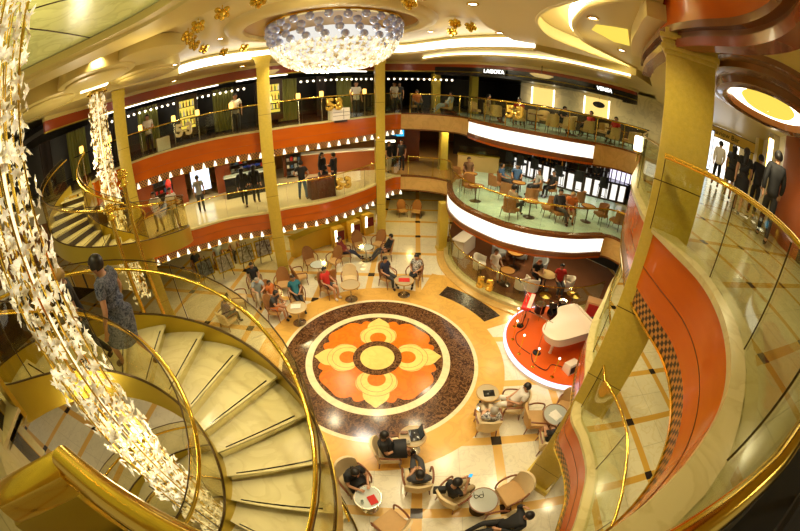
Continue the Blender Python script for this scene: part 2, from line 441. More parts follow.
overlay('cafe_terrace_floor', E3c + E3d, [(11, 13.5), (15, 17), (12, 21), (4, 21), (2, 18)], Z3, MINT, 'pale tiled floor of the upper deck cafe terrace')
overlay('boutique_floor', E2a, [(0, 24), (-8, 24), (-15, 18), (-16, 10), (-11, 8)], Z2, LIGHTFLOOR, 'glossy pale floor of the middle deck boutiques')
overlay('upper_lounge_floor', E3a + E3b, [(3, 22), (0, 24), (-8, 24), (-15, 18), (-16, 10), (-12, 7)], Z3, DARKFLOOR, 'dark floor of the upper deck lounge')
overlay('corridor_floor', E2b, [(5, 22), (9, 29), (-1, 29), (-1, 18)], Z2 + .01, WOODFLOOR, 'polished wood floor leading off the middle deck')

# floor medallion
MC = (-0.68, 7.6)
def ring(r0, r1, z, n=96, o=MC):
    b = MB()
    for k in range(n):
        a = 2 * PI * k / n
        for r in (r0, r1): b.v.append((o[0] + r * math.cos(a), o[1] + r * math.sin(a), z))
    for k in range(n):
        j = (k + 1) % n
        b.f.append((2 * k, 2 * k + 1, 2 * j + 1, 2 * j))
    return b
def flat(poly, z): # a thin inlay
    return MB().slab(poly, z - .002, z)
DARKSTONE = marble('dark_brown_marble', (0.050, 0.020, 0.010), (0.34, 0.16, 0.06), 7, .14, .7)
CREAMSTONE = marble('cream_marble', (0.88, 0.76, 0.48), (0.7, 0.55, 0.3), 1.5, .18, .4)
TANFLOOR = marble('orange_tan_marble', (0.76, 0.44, 0.10), (0.6, 0.34, 0.08), 1.6, .2, .5)
YELLOWSTONE = marble('yellow_cream_marble', (0.88, 0.66, 0.20), (0.72, 0.48, 0.12), 1.8, .2, .4)
ORANGESTONE = marble('orange_marble', (0.86, 0.20, 0.012), (0.62, 0.12, 0.01), 2.2, .2, .5)
LINESTONE = mat('brown_inlay_line', (0.30, 0.12, 0.03), .3)
med = structure('medallion_floor', 'round floor medallion with orange and cream petals in a dark ring', 'floor')
part('tan_border', ring(3.12, 3.95, .004), TANFLOOR, med)
part('cream_edge', ring(3.0, 3.12, .005), CREAMSTONE, med)
part('dark_ring', ring(2.24, 3.0, .006), DARKSTONE, med)
part('cream_ring', ring(2.03, 2.25, .008), CREAMSTONE, med)
part('dark_field', flat([(MC[0] + 2.04 * math.cos(2 * PI * k / 72), MC[1] + 2.04 * math.sin(2 * PI * k / 72)) for k in range(72)], .007), DARKSTONE, med)
def polar(fn, n=40, rot=0, o=MC):
    return [(o[0] + x * math.cos(rot) - y * math.sin(rot), o[1] + x * math.sin(rot) + y * math.cos(rot)) for x, y in fn]
for q in range(4):
    a = rad(45 + 90 * q)
    P = []
    ctrl = [(-47, .62), (-47, 1.2), (-42, 1.5), (-36, 1.72), (-31, 1.84), (-27, 1.84), (-23, 1.74), (-19, 1.86), (-12, 1.95), (0, 1.90), (12, 1.95), (19, 1.86), (23, 1.74), (27, 1.84), (31, 1.84), (36, 1.72), (42, 1.5), (47, 1.2), (47, .62)]
    cs = [(r * math.cos(rad(t)), r * math.sin(rad(t))) for t, r in ctrl]
    part('orange_petal', flat(polar(spline(cs, 4), rot=a), .010), ORANGESTONE, med)
for q in range(4):
    a = rad(90 * q + 1.5)
    half = [(.62, .30), (.72, .48), (.95, .60), (1.20, .58), (1.36, .46), (1.44, .38), (1.60, .36), (1.76, .26), (1.88, .12)]
    cs = [(x, -y) for x, y in half] + [(1.98, 0)] + [(x, y) for x, y in reversed(half)]
    pt = part('cream_petal', flat(polar(spline(cs, 4), rot=a), .012), YELLOWSTONE, med)
    def arc(r0, r1, cx, t0, t1, z, m, nm):
        n = 28; o = []
        for k in range(n + 1):
            t = rad(t0 + (t1 - t0) * k / n); o.append((cx + r1 * math.cos(t), r1 * math.sin(t)))
        for k in range(n + 1):
            t = rad(t1 + (t0 - t1) * k / n); o.append((cx + r0 * math.cos(t), r0 * math.sin(t)))
        part(nm, flat(polar(o, rot=a), z), m, pt)
    arc(.45, .465, .95, -150, 150, .013, LINESTONE, 'inlay_line')
    arc(.575, .59, .98, -120, 120, .013, LINESTONE, 'inlay_line')
    part('petal_eye', flat(polar([(.92 + .27 * math.cos(rad(k * 15)), .27 * math.sin(rad(k * 15))) for k in range(24)], rot=a), .014), ORANGESTONE, pt)
part('inner_ring', ring(.50, .76, .016), DARKSTONE, med)
part('centre_disc', flat([(MC[0] + .53 * math.cos(2 * PI * k / 48), MC[1] + .53 * math.sin(2 * PI * k / 48)) for k in range(48)], .017), YELLOWSTONE, med)
inl = structure('inlay_floor', 'dark marble inlay with concave ends set in a tan border beside the medallion', 'floor')
def arcpoly(r0, r1, a0, a1, n=10):
    o = [(MC[0] + r1 * math.cos(rad(a0 + (a1 - a0) * k / n)), MC[1] + r1 * math.sin(rad(a0 + (a1 - a0) * k / n))) for k in range(n + 1)]
    return o + [(MC[0] + r0 * math.cos(rad(a1 + (a0 - a1) * k / n)), MC[1] + r0 * math.sin(rad(a1 + (a0 - a1) * k / n))) for k in range(n + 1)]
part('tan_border', flat(arcpoly(3.9, 5.5, 20, 68), .003), TANFLOOR, inl)
part('dark_panel', flat(arcpoly(4.1, 4.85, 25.5, 57.5), .006), marble('black_brown_marble', (0.022, 0.014, 0.010), (0.20, 0.13, 0.08), 7, .25, .4), inl)

# ------------------------------------------------------------------ fascias
n_trim = [0]
def trim(label):
    n_trim[0] += 1
    return structure('trim_%d' % n_trim[0], label, 'balcony front')
LAMPCONE = MB().lathe([(.075, 0), (.066, .02), (.035, .15), (.012, .20)], 10).mesh('fascia_lamp', glow('fascia_lamp_glass', (1.0, .90, .66), 1.9))
def orange_front(E, zt, label, zb=None, lamps=0.46, curbm=CURB, strip=True, curb_w=.2):
    zb = zb if zb is not None else zt - .8
    t = trim(label)
    part('panel', MB().wall(E, zb, zt - .02, .10), ORANGE, t)
    part('curb', MB().wall(offset(E, -.03), zt - .03, zt + .04, curb_w), curbm, t)
    if strip:
        part('mosaic_band', MB().wall(offset(E, .02), zb - .24, zb, .05), CHECK, t)
        part('gold_edge', MB().wall(offset(E, .0), zb - .27, zb - .235, .07), GOLD, t)
    part('gold_seam', MB().wall(offset(E, -.006), zb + .30, zb + .306, .01), BRONZE, t)
    if lamps:
        for p in resample(offset(E, -.045), lamps):
            o = link('lamp', LAMPCONE, t, (p[0], p[1], zb - .235))
    return t
orange_front(E2a, 3.18, 'curving orange lacquer front of the middle deck below the boutiques', 2.5, curbm=CREAM2)
orange_front(E3a, 6.38, 'curving orange lacquer front of the upper deck below the dark lounge', 5.6)
orange_front(E3e, 6.38, 'orange lacquer front of the upper deck sweeping past the big square pillar', 5.58, lamps=0, curb_w=.3)
orange_front(E2e, 3.18, 'orange lacquer front of the middle deck with a cream curb below the big pillar', 2.5, lamps=0)
def stone_front(E, zt, zb, label):
    t = trim(label)
    part('panel', MB().wall(E, zb, zt, .12), TANSTONE, t)
    part('curb', MB().wall(offset(E, -.03), zt - .01, zt + .05, .2), BROWNWOOD, t)
    part('lower_edge', MB().wall(offset(E, -.02), zb - .06, zb, .14), BROWNWOOD, t)
stone_front(E2b, 3.18, 2.5, 'straight tan marble front of the middle deck beside the lit terrace')
stone_front(E3b, 6.36, 5.62, 'straight tan marble front of the upper deck beside the lit terrace')
stone_front(E2d, 3.18, 2.4, 'short tan marble front closing the lit middle terrace')
stone_front(E3d, 6.36, 5.55, 'tan marble front closing the lit upper terrace near the big pillar')
def lit_front(E, zt, zb, label):
    t = trim(label)
    part('lit_panel', MB().wall(E, zb + .1, zt - .08, .12), LIT, t)
    part('curb', MB().wall(offset(E, -.06), zt - .09, zt + .05, .26), BROWNWOOD, t)
    part('lower_edge', MB().wall(offset(E, -.06), zb - .06, zb + .11, .2), BROWNWOOD, t)
    part('lower_orange_strip', MB().wall(offset(E, -.01), zb - .16, zb - .06, .12), ORANGE, t)  # orange lacquer trim below the wood rim
lit_front(E2c, 3.2, 2.45, 'white lit curving front of the middle deck terrace with wood rims')
lit_front(E3c, 6.36, 5.66, 'white lit curving front of the upper deck terrace with wood rims')

# ------------------------------------------------------------------ pillars
def pillar(x, y, w, z1, rz, label, flare=False):
    t = thing('pillar', label, 'pillar', (x, y, 0), rz, kind='structure')
    part('shaft', MB().box(0, 0, z1 / 2, w, w, z1), GOLD_PAINT, t, bevel=.02)
    b = MB()
    for z in (.9, 2.2, 3.9, 5.2, 7.0): b.box(0, 0, z, w * 1.004, w * 1.004, .012)
    part('joint', b, BRONZE, t, smooth=False)
    part('base', MB().box(0, 0, .09, w * 1.25, w * 1.25, .18), GOLD_PAINT, t, bevel=.03)
    c = MB()
    if flare:
        prof = [(w * .5, 0), (w * .54, .15), (w * .66, .32), (w * .9, .45)]
        vs = []
        for r, z in prof: vs += [(-r, -r, z1 - .45 + z), (r, -r, z1 - .45 + z), (r, r, z1 - .45 + z), (-r, r, z1 - .45 + z)]
        fs = [(i * 4 + k, i * 4 + (k + 1) % 4, i * 4 + 4 + (k + 1) % 4, i * 4 + 4 + k) for i in range(3) for k in range(4)]
        c.add(vs, fs + [(12, 13, 14, 15)])
    else:
        for i, (k, z) in enumerate(((1.06, .0), (1.16, .06), (1.10, .12), (1.2, .2))): c.box(0, 0, z1 - .33 + z, w * k, w * k, .07)
    part('capital', c, GOLD_PAINT, t, bevel=0 if flare else .012)
    return t
pillar(-9.42, 8.95, .46, 9.2, rad(47), 'slim gold square pillar beside the far spiral staircase')
pillar(-4.84, 11.84, .46, 9.2, rad(22), 'slim gold square pillar rising between the boutiques through both decks', True)
pillar(-.95, 15.5, .42, 9.2, rad(14), 'slim gold square pillar across the atrium behind the seated couples', True)
pillar(3.42, 3.14, .66, 8.92, rad(-48), 'massive gold square pillar close by where the orange fronts meet')
for x, y, z0, z1, lab in ((2.3, 18.6, Z2, Z3 - .6, 'plain gold post on the middle deck behind the tan marble front'), (1.9, 19.6, Z3, 8.6, 'plain gold post on the upper deck behind the tan marble front'), (4.2, 20.4, Z3, 8.6, 'plain gold post on the upper deck behind the seated guests'), (2.0, 15.0, 0, 2.45, 'gold post on the lowest floor under the lit middle terrace')):
    t = thing('pillar', lab, 'pillar', (x, y, 0), .2, kind='structure')
    part('shaft', MB().box(0, 0, (z0 + z1) / 2, .42, .42, z1 - z0), GOLD_PAINT, t, bevel=.02)
    part('base', MB().box(0, 0, z0 + .06, .5, .5, .12), GOLD_PAINT, t, bevel=.02)

# ------------------------------------------------------------------ outer walls
WALL = spline([(-20, 3), (-17.5, 9), (-14, 14.5), (-10, 18.0), (-5, 20.8), (-1.5, 23.5), (1.0, 28.5), (6, 29), (10, 24.5), (15, 21), (19, 16)], 5)
t = structure('wall_far', 'far wall behind the balconies on all three levels', 'wall')
part('upper_wall', MB().wall(WALL, Z3, 9.95, .2), DARK, t)
WALLM = mat('boutique_wall_panel', (0.42, 0.20, 0.06), .35, 0, .35, .8)
part('middle_wall', MB().wall(WALL, Z2, Z3 - .6, .2), WALLM, t)
part('lower_wall', MB().wall(WALL, 0, Z2 - .6, .2), DARKWOOD, t)
CREAMWALL = marble('cream_wall_stone', (0.76, 0.66, 0.40), (0.5, 0.42, 0.24), .9, .3, .5)
t = structure('wall_right', 'corridor walls of the upper deck past the walking people', 'wall')
part('cream_wall', MB().wall([(7.5, 21.5), (11.0, 20.0), (14.5, 17.5), (17.2, 13.9), (19.5, 11.2)], Z3, 9.4, .2), CREAMWALL, t)
part('side_wall', MB().wall([(19.5, 11.2), (13.6, 7.6), (9.0, 4.15)], Z3, 9.2, .15), CREAMWALL, t)
part('orange_wall', MB().wall([(9.0, 4.15), (8.15, 3.25), (7.9, 2.6)], Z3, 9.2, .15), mat('deep_orange_wall', (0.42, 0.10, 0.02), .3, 0, .3, 1), t)
part('near_wall', MB().wall([(7.9, 2.6), (7.6, .3), (7.6, -4.4)], Z3, 9.2, .15), DARKWOOD, t)
t = structure('wall_middle_right', 'wall behind the middle deck bar and passage', 'wall')
part('bar_wall', MB().wall([(3.6, 23.5), (7.6, 20.6), (12.0, 17.2), (13.5, 14), (13.2, 8)], Z2, Z3 - .6, .2), DARK, t)
part('passage_wall', MB().wall([(13.2, 8), (9.5, 4.0), (8.5, -4)], Z2, Z3 - .6, .2), CREAMWALL, t)
t = structure('wall_lower_right', 'dark wall behind the lowest lounge and the stage', 'wall')
part('lounge_wall', MB().wall([(3.2, 19.5), (8.0, 16.6), (11.0, 13), (10.2, 9.5), (8.6, 7.0), (7.2, 4.0), (7.0, -4)], 0, Z2 - .6, .2), DARK, t)
# ------------------------------------------------------------------ ceilings
sbox('ceiling', MB().slab([(-20, -2.5), (20, -2.5), (20, 30), (-20, 30)], 9.62, 9.8), CREAM2, 'cream main ceiling above the atrium', 'ceiling', smooth=False)
E4 = E3[E3P.index((4.9, 5.95)) * K: E3P.index((.97, .2)) * K]
E4 = offset(E4, -.02)
S1 = spline([(-7.9, 10.9), (-6.9, 11.0), (-5.65, 11.7), (-4.5, 12.6), (-2.2, 13.8), (-.06, 14.3), (1.1, 13.0), (1.8, 11.9), (2.9, 10.6), (3.75, 9.6)], 6)
R1 = spline([(-11.2, 6.5), (-11.4, 9.5), (-10.1, 11.8), (-8.5, 13.0), (-6.9, 13.6), (-5.4, 14.1), (-3.9, 15.1), (-2.3, 16.5), (-.9, 18.0), (.6, 18.2), (2.2, 17.3), (3.6, 16.0), (5.4, 14.8), (7.3, 13.9), (9.0, 13.3), (10.2, 13.1), (10.7, 13.6), (10.6, 14.6)], 6)
t = structure('cove_ceiling', 'cream ceiling ring with a long white lit cove above the far balconies', 'ceiling')
part('soffit', MB().slab(S1 + [(4.6, 9.9), (6.0, 9.7), (7.2, 9.2), (9.4, 10.6), (12, 12)] + list(reversed(R1[:-6])) + [(-11, 5.5), (-9.6, 6.9), (-8.8, 9.6)], 9.13, 9.6), CREAM, t, smooth=False)
part('cove_light', MB().wall(offset(S1, -.03), 9.2, 9.5, .03), COVE_W, t)
part('cove_lip', MB().wall(offset(S1, -.10), 9.10, 9.19, .16), CREAM2, t)
S2 = spline([(.9, 15.2), (1.8, 13.1), (3.1, 11.5), (4.6, 10.25), (5.9, 9.75), (6.9, 9.1)], 6)
part('second_cove', MB().wall(S2, 9.04, 9.1, .10), COVE, t)
part('second_lip', MB().wall(offset(S2, -.06), 8.95, 9.02, .06), CREAM2, t)
t = structure('lounge_ceiling', 'low dark ceiling of the upper lounge with a dark red front edge', 'ceiling')
part('dark_ceiling', MB().slab(R1 + [(11, 20), (9, 29), (-1, 29), (-10, 21), (-17, 14), (-19, 6)], 8.64, 8.8), DARK, t, smooth=False)
part('red_front', MB().wall(offset(R1, -.02), 8.62, 9.0, .1), mat('red_lacquer_front', (0.34, 0.055, 0.01), .25, 0, .2, 2, coat=.3), t)
part('dark_band', MB().wall(offset(R1, -.05)[58:], 8.42, 8.84, .03), BLACKGLOSS, t)
part('front_cornice', MB().wall(offset(R1, -.06), 9.0, 9.13, .16), CREAM, t)
part('gold_edge', MB().wall(offset(R1, -.05), 8.58, 8.63, .12), GOLD_SATIN, t)
lin = offset(R1, .5)
i0 = 0
for a, b, z in ((6, 22, 8.56), (24, 34, 8.56), (36, 47, 8.56)):
    part('light_strip', MB().wall(lin[a:b], z, z + .05, .07), COVE_W, t)
t = structure('onyx_ceiling', 'pale green-gold onyx ceiling disc with dark joints over the near staircase', 'ceiling')
oc = (-4.2, 1.4)
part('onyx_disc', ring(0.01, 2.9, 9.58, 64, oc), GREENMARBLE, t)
b = MB()
for a in (20, 65, 110, 155, 200, 245, 290, 335):
    b.box(oc[0] + 1.45 * math.cos(rad(a)), oc[1] + 1.45 * math.sin(rad(a)), 9.572, 2.9, .02, .012, rad(a))
part('joint', b, BRONZE, t)
part('onyx_frame', MB().lathe([(2.88, 9.56), (2.88, 9.40), (3.0, 9.36), (3.02, 9.30), (3.72, 9.28), (3.74, 9.34), (3.74, 9.6)], 72, (*oc, 0), cap=False), CREAM, t)
t = structure('stepped_ceiling', 'cream stepped curving ceiling drops with warm lit gaps above the far staircase', 'ceiling')
for x, y, r, z in ((-7.1, 5.9, 1.05, 9.18), (-7.1, 5.9, .85, 9.10), (-8.9, 5.2, 1.15, 9.12), (-8.9, 5.2, .95, 9.05), (-5.7, 6.6, .85, 9.25), (-7.4, 8.3, 1.1, 9.15), (-7.4, 8.3, .9, 9.08)):
    part('step', MB().lathe([(r, z), (r + .06, z + .03), (r + .06, z + .12), (r, 9.6)], 40, (x, y, 0)), CREAM, t)
for x, y, a in ((-7.9, 5.4, 30), (-8.4, 6.9, 60)):
    part('lit_gap', MB().box(x, y, 9.2, .9, .35, .05, rad(a)), COVE, t)
OUT = spline([(2.45, 3.2), (2.42, 4.56), (2.36, 5.58), (2.63, 6.64), (3.35, 7.75), (4.26, 8.37), (5.36, 8.75), (6.72, 8.95)], 6)
INN = spline([(2.75, 3.3), (2.66, 4.19), (2.72, 4.89), (3.18, 6.19), (4.03, 7.3), (4.91, 7.88), (6.0, 8.4), (6.8, 8.7)], 6)
t = structure('wave_ceiling', 'cream ceiling panels parted by a bright S-shaped cove near the big pillar', 'ceiling')
part('left_panel', MB().slab(list(reversed(OUT)) + [(1.6, 3.0), (.6, 3.0), (.8, 5.3), (1.9, 8.0), (3.05, 9.5), (3.9, 9.5), (5.4, 9.4)], 9.3, 9.6), CREAM2, t, smooth=False)
part('right_panel', MB().slab(INN + [(7.6, 9.2), (6.5, 7.9), (5.1, 6.2), (4.0, 4.75), (3.3, 3.6), (3.0, 3.2)], 9.3, 9.6), CREAM, t, smooth=False)
stp = E4[:(E3P.index((3.15, 3.3)) - E3P.index((4.9, 5.95))) * K + 1]
part('low_panel', MB().slab(stp + list(reversed(offset(stp, -.28))), 9.05, 9.3), CREAM2, t, smooth=False)
part('right_lip', MB().tube([(x, y, 9.3) for x, y in offset(INN, -.05)], .05, 8), CREAM2, t)
part('cove_light', MB().wall(offset(INN, .02), 9.34, 9.58, .02), glow('wave_cove_light', (1, .86, .52), 9), t)
part('left_lip', MB().tube([(x, y, 9.3) for x, y in OUT], .035, 8), CREAM2, t)
part('gold_reflection_glow', MB().slab([(3.57, 6.04), (3.39, 5.57), (3.81, 5.13), (4.7, 6.26), (4.38, 6.43)], 9.285, 9.3), YELLOWLIT, t)  # glowing slab painted in for the reflection of mirrored gold
t = structure('dome_ceiling', 'round gold ceiling recess framed by a cream ring above the crystal bowl', 'ceiling')
DC = (-1.85, 9.2)
part('gold_disc', ring(.01, 2.3, 9.605, 64, DC), mat('gold_brown_dome', (0.50, 0.27, 0.06), .3, .3, .15, 1), t)
part('ring', MB().lathe([(2.28, 9.61), (2.28, 9.5), (2.36, 9.45), (2.62, 9.47), (2.75, 9.56), (2.78, 9.62)], 72, (*DC, 0), cap=False), CREAM2, t)
# upper-deck near ceiling with the orange bulkhead above the pillar
t = trim('orange lacquer bulkhead with dark wood mouldings under the ceiling by the big pillar')
part('panel', MB().wall(E4, 8.94, 9.62, .1), ORANGE, t)
part('upper_moulding', MB().wall(offset(E4, -.07), 8.86, 8.95, .2), BROWNWOOD, t)
part('middle_moulding', MB().wall(offset(E4, .02), 8.77, 8.86, .2), BROWNWOOD, t)
part('lower_moulding', MB().wall(offset(E4, -.03), 8.66, 8.77, .2), REDWOOD, t)
orn = MB()
for k in range(7):
    a = rad(k * 30); orn.sphere((.10 * math.cos(a), 0, .10 * math.sin(a) * .8), .075, 10, sy=.4)
orn.sphere((0, 0, 0.02), .13, 12, sy=.35)
o = part('relief_ornament', orn, CREAM2, t); o.location = Vector((3.16, 3.25, 9.50)); o.rotation_euler = (0, 0, rad(-30))
sbox('upper_deck_ceiling', MB().slab([(p[0], p[1]) for p in offset(E4, .08)] + [(.9, -2.4), (12, -2.4), (19.5, 11.2), (17, 14.5), (10.5, 11.8)], 8.80, 9.0), CREAM, 'cream ceiling over the upper deck walkway by the big pillar', 'ceiling', smooth=False)
oc2 = (5.8, 3.15)
ol = thing('oval_ceiling_light', 'large oval ceiling light with brown wood frame and yellow glass over the walkway', 'ceiling light', (*oc2, 8.80), rad(31))
part('frame', MB().lathe([(1.0, -.02), (1.04, -.15), (1.14, -.20), (1.26, -.17), (1.30, -.09), (1.44, -.12), (1.58, -.10), (1.62, -.04), (1.8, -.05), (1.84, 0)], 64, sx=1.5, sy=.84, cap=False), BROWNWOOD, ol)
part('diffuser', MB().lathe([(.01, -.02), (1.01, -.02)], 64, sx=1.5, sy=.84, cap=False), LAMPW, ol)
part('yellow_glass_bowl', MB().lathe([(.01, -.14), (.4, -.12), (.62, -.07), (.68, -.025)], 48, sx=1.5, sy=.84, cap=False), YELLOWLIT, ol)

# ------------------------------------------------------------------ crystal bowl chandelier
ch = thing('crystal_chandelier', 'huge bowl-shaped crystal chandelier glowing under the round gold recess', 'chandelier', (-1.75, 9.2, 9.45))
part('rim_ring', MB().lathe([(1.66, .08), (1.80, .08), (1.80, .14), (1.66, .14)], 64, cap=False), GOLD, ch)
part('lit_core', MB().lathe([(.01, -1.16), (.5, -1.08), (.95, -.85), (1.3, -.5), (1.42, -.22)], 40, cap=False), glow('chandelier_core', (1.0, .95, .85), .9), ch)
for k in range(6):
    a = rad(60 * k); part('hanger', MB().tube([(1.5 * math.cos(a), 1.5 * math.sin(a), .1), (1.2 * math.cos(a), 1.2 * math.sin(a), .18)], .015, 6), GOLD, ch)

BALL = MB().sphere((0, 0, 0), .105, 12).mesh('crystal_ball', mat('mirrored_crystal_ball', (0.75, 0.78, 0.95), .06, .6, .5, 9, emit=.06, ecol=(.6, .7, 1)))
for i, (r, z, n) in enumerate(((1.72, .0, 26), (1.72, -.16, 26), (1.68, -.32, 24), (1.60, -.47, 23))):
    for k in range(n):
        a = 2 * PI * (k + .5 * (i % 2)) / n
        o = link('crystal_ball', BALL, ch, (r * math.cos(a), r * math.sin(a), z + rng.uniform(-.02, .02)))
def shard(n, r, th, seed):
    q = random.Random(seed); b = MB(); vs = [(0, 0, th), (0, 0, -th)]
    for k in range(2 * n):
        a = PI * k / n; rr = r * (q.uniform(.75, 1.1) if k % 2 == 0 else q.uniform(.32, .45))
        vs.append((rr * math.cos(a), rr * math.sin(a), q.uniform(-.25, .25) * r))
    fs = []
    for k in range(2 * n):
        j = (k + 1) % (2 * n); fs += [(0, 2 + k, 2 + j), (1, 2 + j, 2 + k)]
    return b.add(vs, fs)
SH = [shard(5, .13, .02, 1), shard(4, .12, .02, 2), shard(5, .11, .018, 3)]
def pose_mb(b, src, loc, rot, s):
    M = Matrix.Translation(loc) @ rot @ Matrix.Scale(s, 4)
    b.add([M @ Vector(v) for v in src.v], src.f)
drop = [shard(4, .12, .035, 8), shard(5, .13, .03, 9)]
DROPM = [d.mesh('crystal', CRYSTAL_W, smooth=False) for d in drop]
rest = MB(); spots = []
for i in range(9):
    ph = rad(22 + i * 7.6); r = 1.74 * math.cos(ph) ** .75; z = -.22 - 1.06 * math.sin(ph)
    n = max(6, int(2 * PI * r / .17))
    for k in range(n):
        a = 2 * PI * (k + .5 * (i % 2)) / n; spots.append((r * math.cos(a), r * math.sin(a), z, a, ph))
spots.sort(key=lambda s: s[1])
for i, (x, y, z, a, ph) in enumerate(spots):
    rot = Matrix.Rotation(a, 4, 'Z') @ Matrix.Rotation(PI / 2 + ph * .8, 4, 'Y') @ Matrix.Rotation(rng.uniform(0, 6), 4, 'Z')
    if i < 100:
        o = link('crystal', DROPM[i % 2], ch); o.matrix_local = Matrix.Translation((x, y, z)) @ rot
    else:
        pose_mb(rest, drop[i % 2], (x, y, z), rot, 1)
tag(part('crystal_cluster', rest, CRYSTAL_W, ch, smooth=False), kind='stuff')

# ------------------------------------------------------------------ hanging crystal columns in the stairwells
def crystal_column(label, x, y, z0, z1, r, n, seed, sc):
    q = random.Random(seed)
    c = thing('crystal_chandelier', label, 'chandelier', (x, y, z1))
    part('ceiling_plate', MB().lathe([(r * .9, 0), (r * 1.1, -.05), (r * 1.1, -.08), (.02, -.1)], 32), GOLD, c)
    for k in range(12):
        a = 2 * PI * k / 12; rr = r * (.9 if k % 2 else .5)
        part('gold_rod', MB().tube([(rr * math.cos(a), rr * math.sin(a), -.08), (rr * math.cos(a + .25), rr * math.sin(a + .25), z0 - z1 + q.uniform(0, .5))], .011, 6), GOLD, c)
    part('light_tube', MB().tube([(0, 0, -.1), (0, 0, z0 - z1 + .3)], .022, 8), glow('column_light_tube', (1, .85, .5), 1.6), c)
    S_ = []
    for i in range(n):
        z = z0 + (z1 - .15 - z0) * (i + q.random()) / n
        a = q.uniform(0, 2 * PI); rr = r * q.uniform(.55, 1.12)
        S_.append((rr * math.cos(a), rr * math.sin(a), z - z1, a))
    S_.sort(key=lambda s: (s[0] + x) ** 2 + (s[1] + y) ** 2 + (s[2] + z1 - 7.6) ** 2)
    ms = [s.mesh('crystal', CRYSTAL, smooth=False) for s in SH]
    cl = MB()
    for i, (px, py, pz, a) in enumerate(S_):
        rot = Matrix.Rotation(a, 4, 'Z') @ Matrix.Rotation(rad(90) + q.uniform(-.6, .6), 4, 'Y') @ Matrix.Rotation(q.uniform(0, 6), 4, 'Z')
        k = sc * q.uniform(.75, 1.15)
        if i < 100:
            o = link('crystal', ms[i % 3], c); o.matrix_local = Matrix.Translation((px, py, pz)) @ rot @ Matrix.Scale(k, 4)
        else: pose_mb(cl, SH[i % 3], (px, py, pz), rot, k)
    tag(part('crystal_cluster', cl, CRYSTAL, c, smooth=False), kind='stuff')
    return c
NC = (-2.97, 1.17); FC = (-7.9, 6.6)
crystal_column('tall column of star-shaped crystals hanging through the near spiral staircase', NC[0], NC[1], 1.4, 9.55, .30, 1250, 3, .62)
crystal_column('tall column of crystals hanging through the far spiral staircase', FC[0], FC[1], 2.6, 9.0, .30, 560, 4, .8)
# gold flower pendants under the ceiling
fl = Proto()
b = MB().sphere((0, 0, 0), .07, 10)
for k in range(6):
    a = rad(60 * k); b.sphere((.08 * math.cos(a), .08 * math.sin(a), .04 * (-1) ** k), .055, 8)
b.sphere((0, 0, -.09), .05, 8)
fl.add('flower', b, GOLD); fl.add('stem', MB().tube([(0, 0, .05), (0, 0, .16)], .01, 6), GOLD)
for x, y, z in ((-3.98, 6.16, 9.4), (-4.5, 6.55, 9.35), (-4.86, 7.2, 9.4), (-5.2, 7.9, 9.4), (-5.46, 8.8, 9.4), (-5.6, 10.3, 9.4), (-4.9, 10.4, 9.4), (-3.18, 5.75, 9.4), (-2.37, 5.57, 9.4), (.14, 6.82, 9.4), (1.3, 8.75, 9.4), (1.41, 10.05, 9.4), (1.75, 9.0, 9.4)):
    fl.make('gold_pendant', 'small gold flower pendant hanging from the cream ceiling around the crystal bowl', 'ceiling ornament', (x, y, z + .05), rng.uniform(0, 1), 'gold flower pendants around the crystal bowl', scale=1.25)
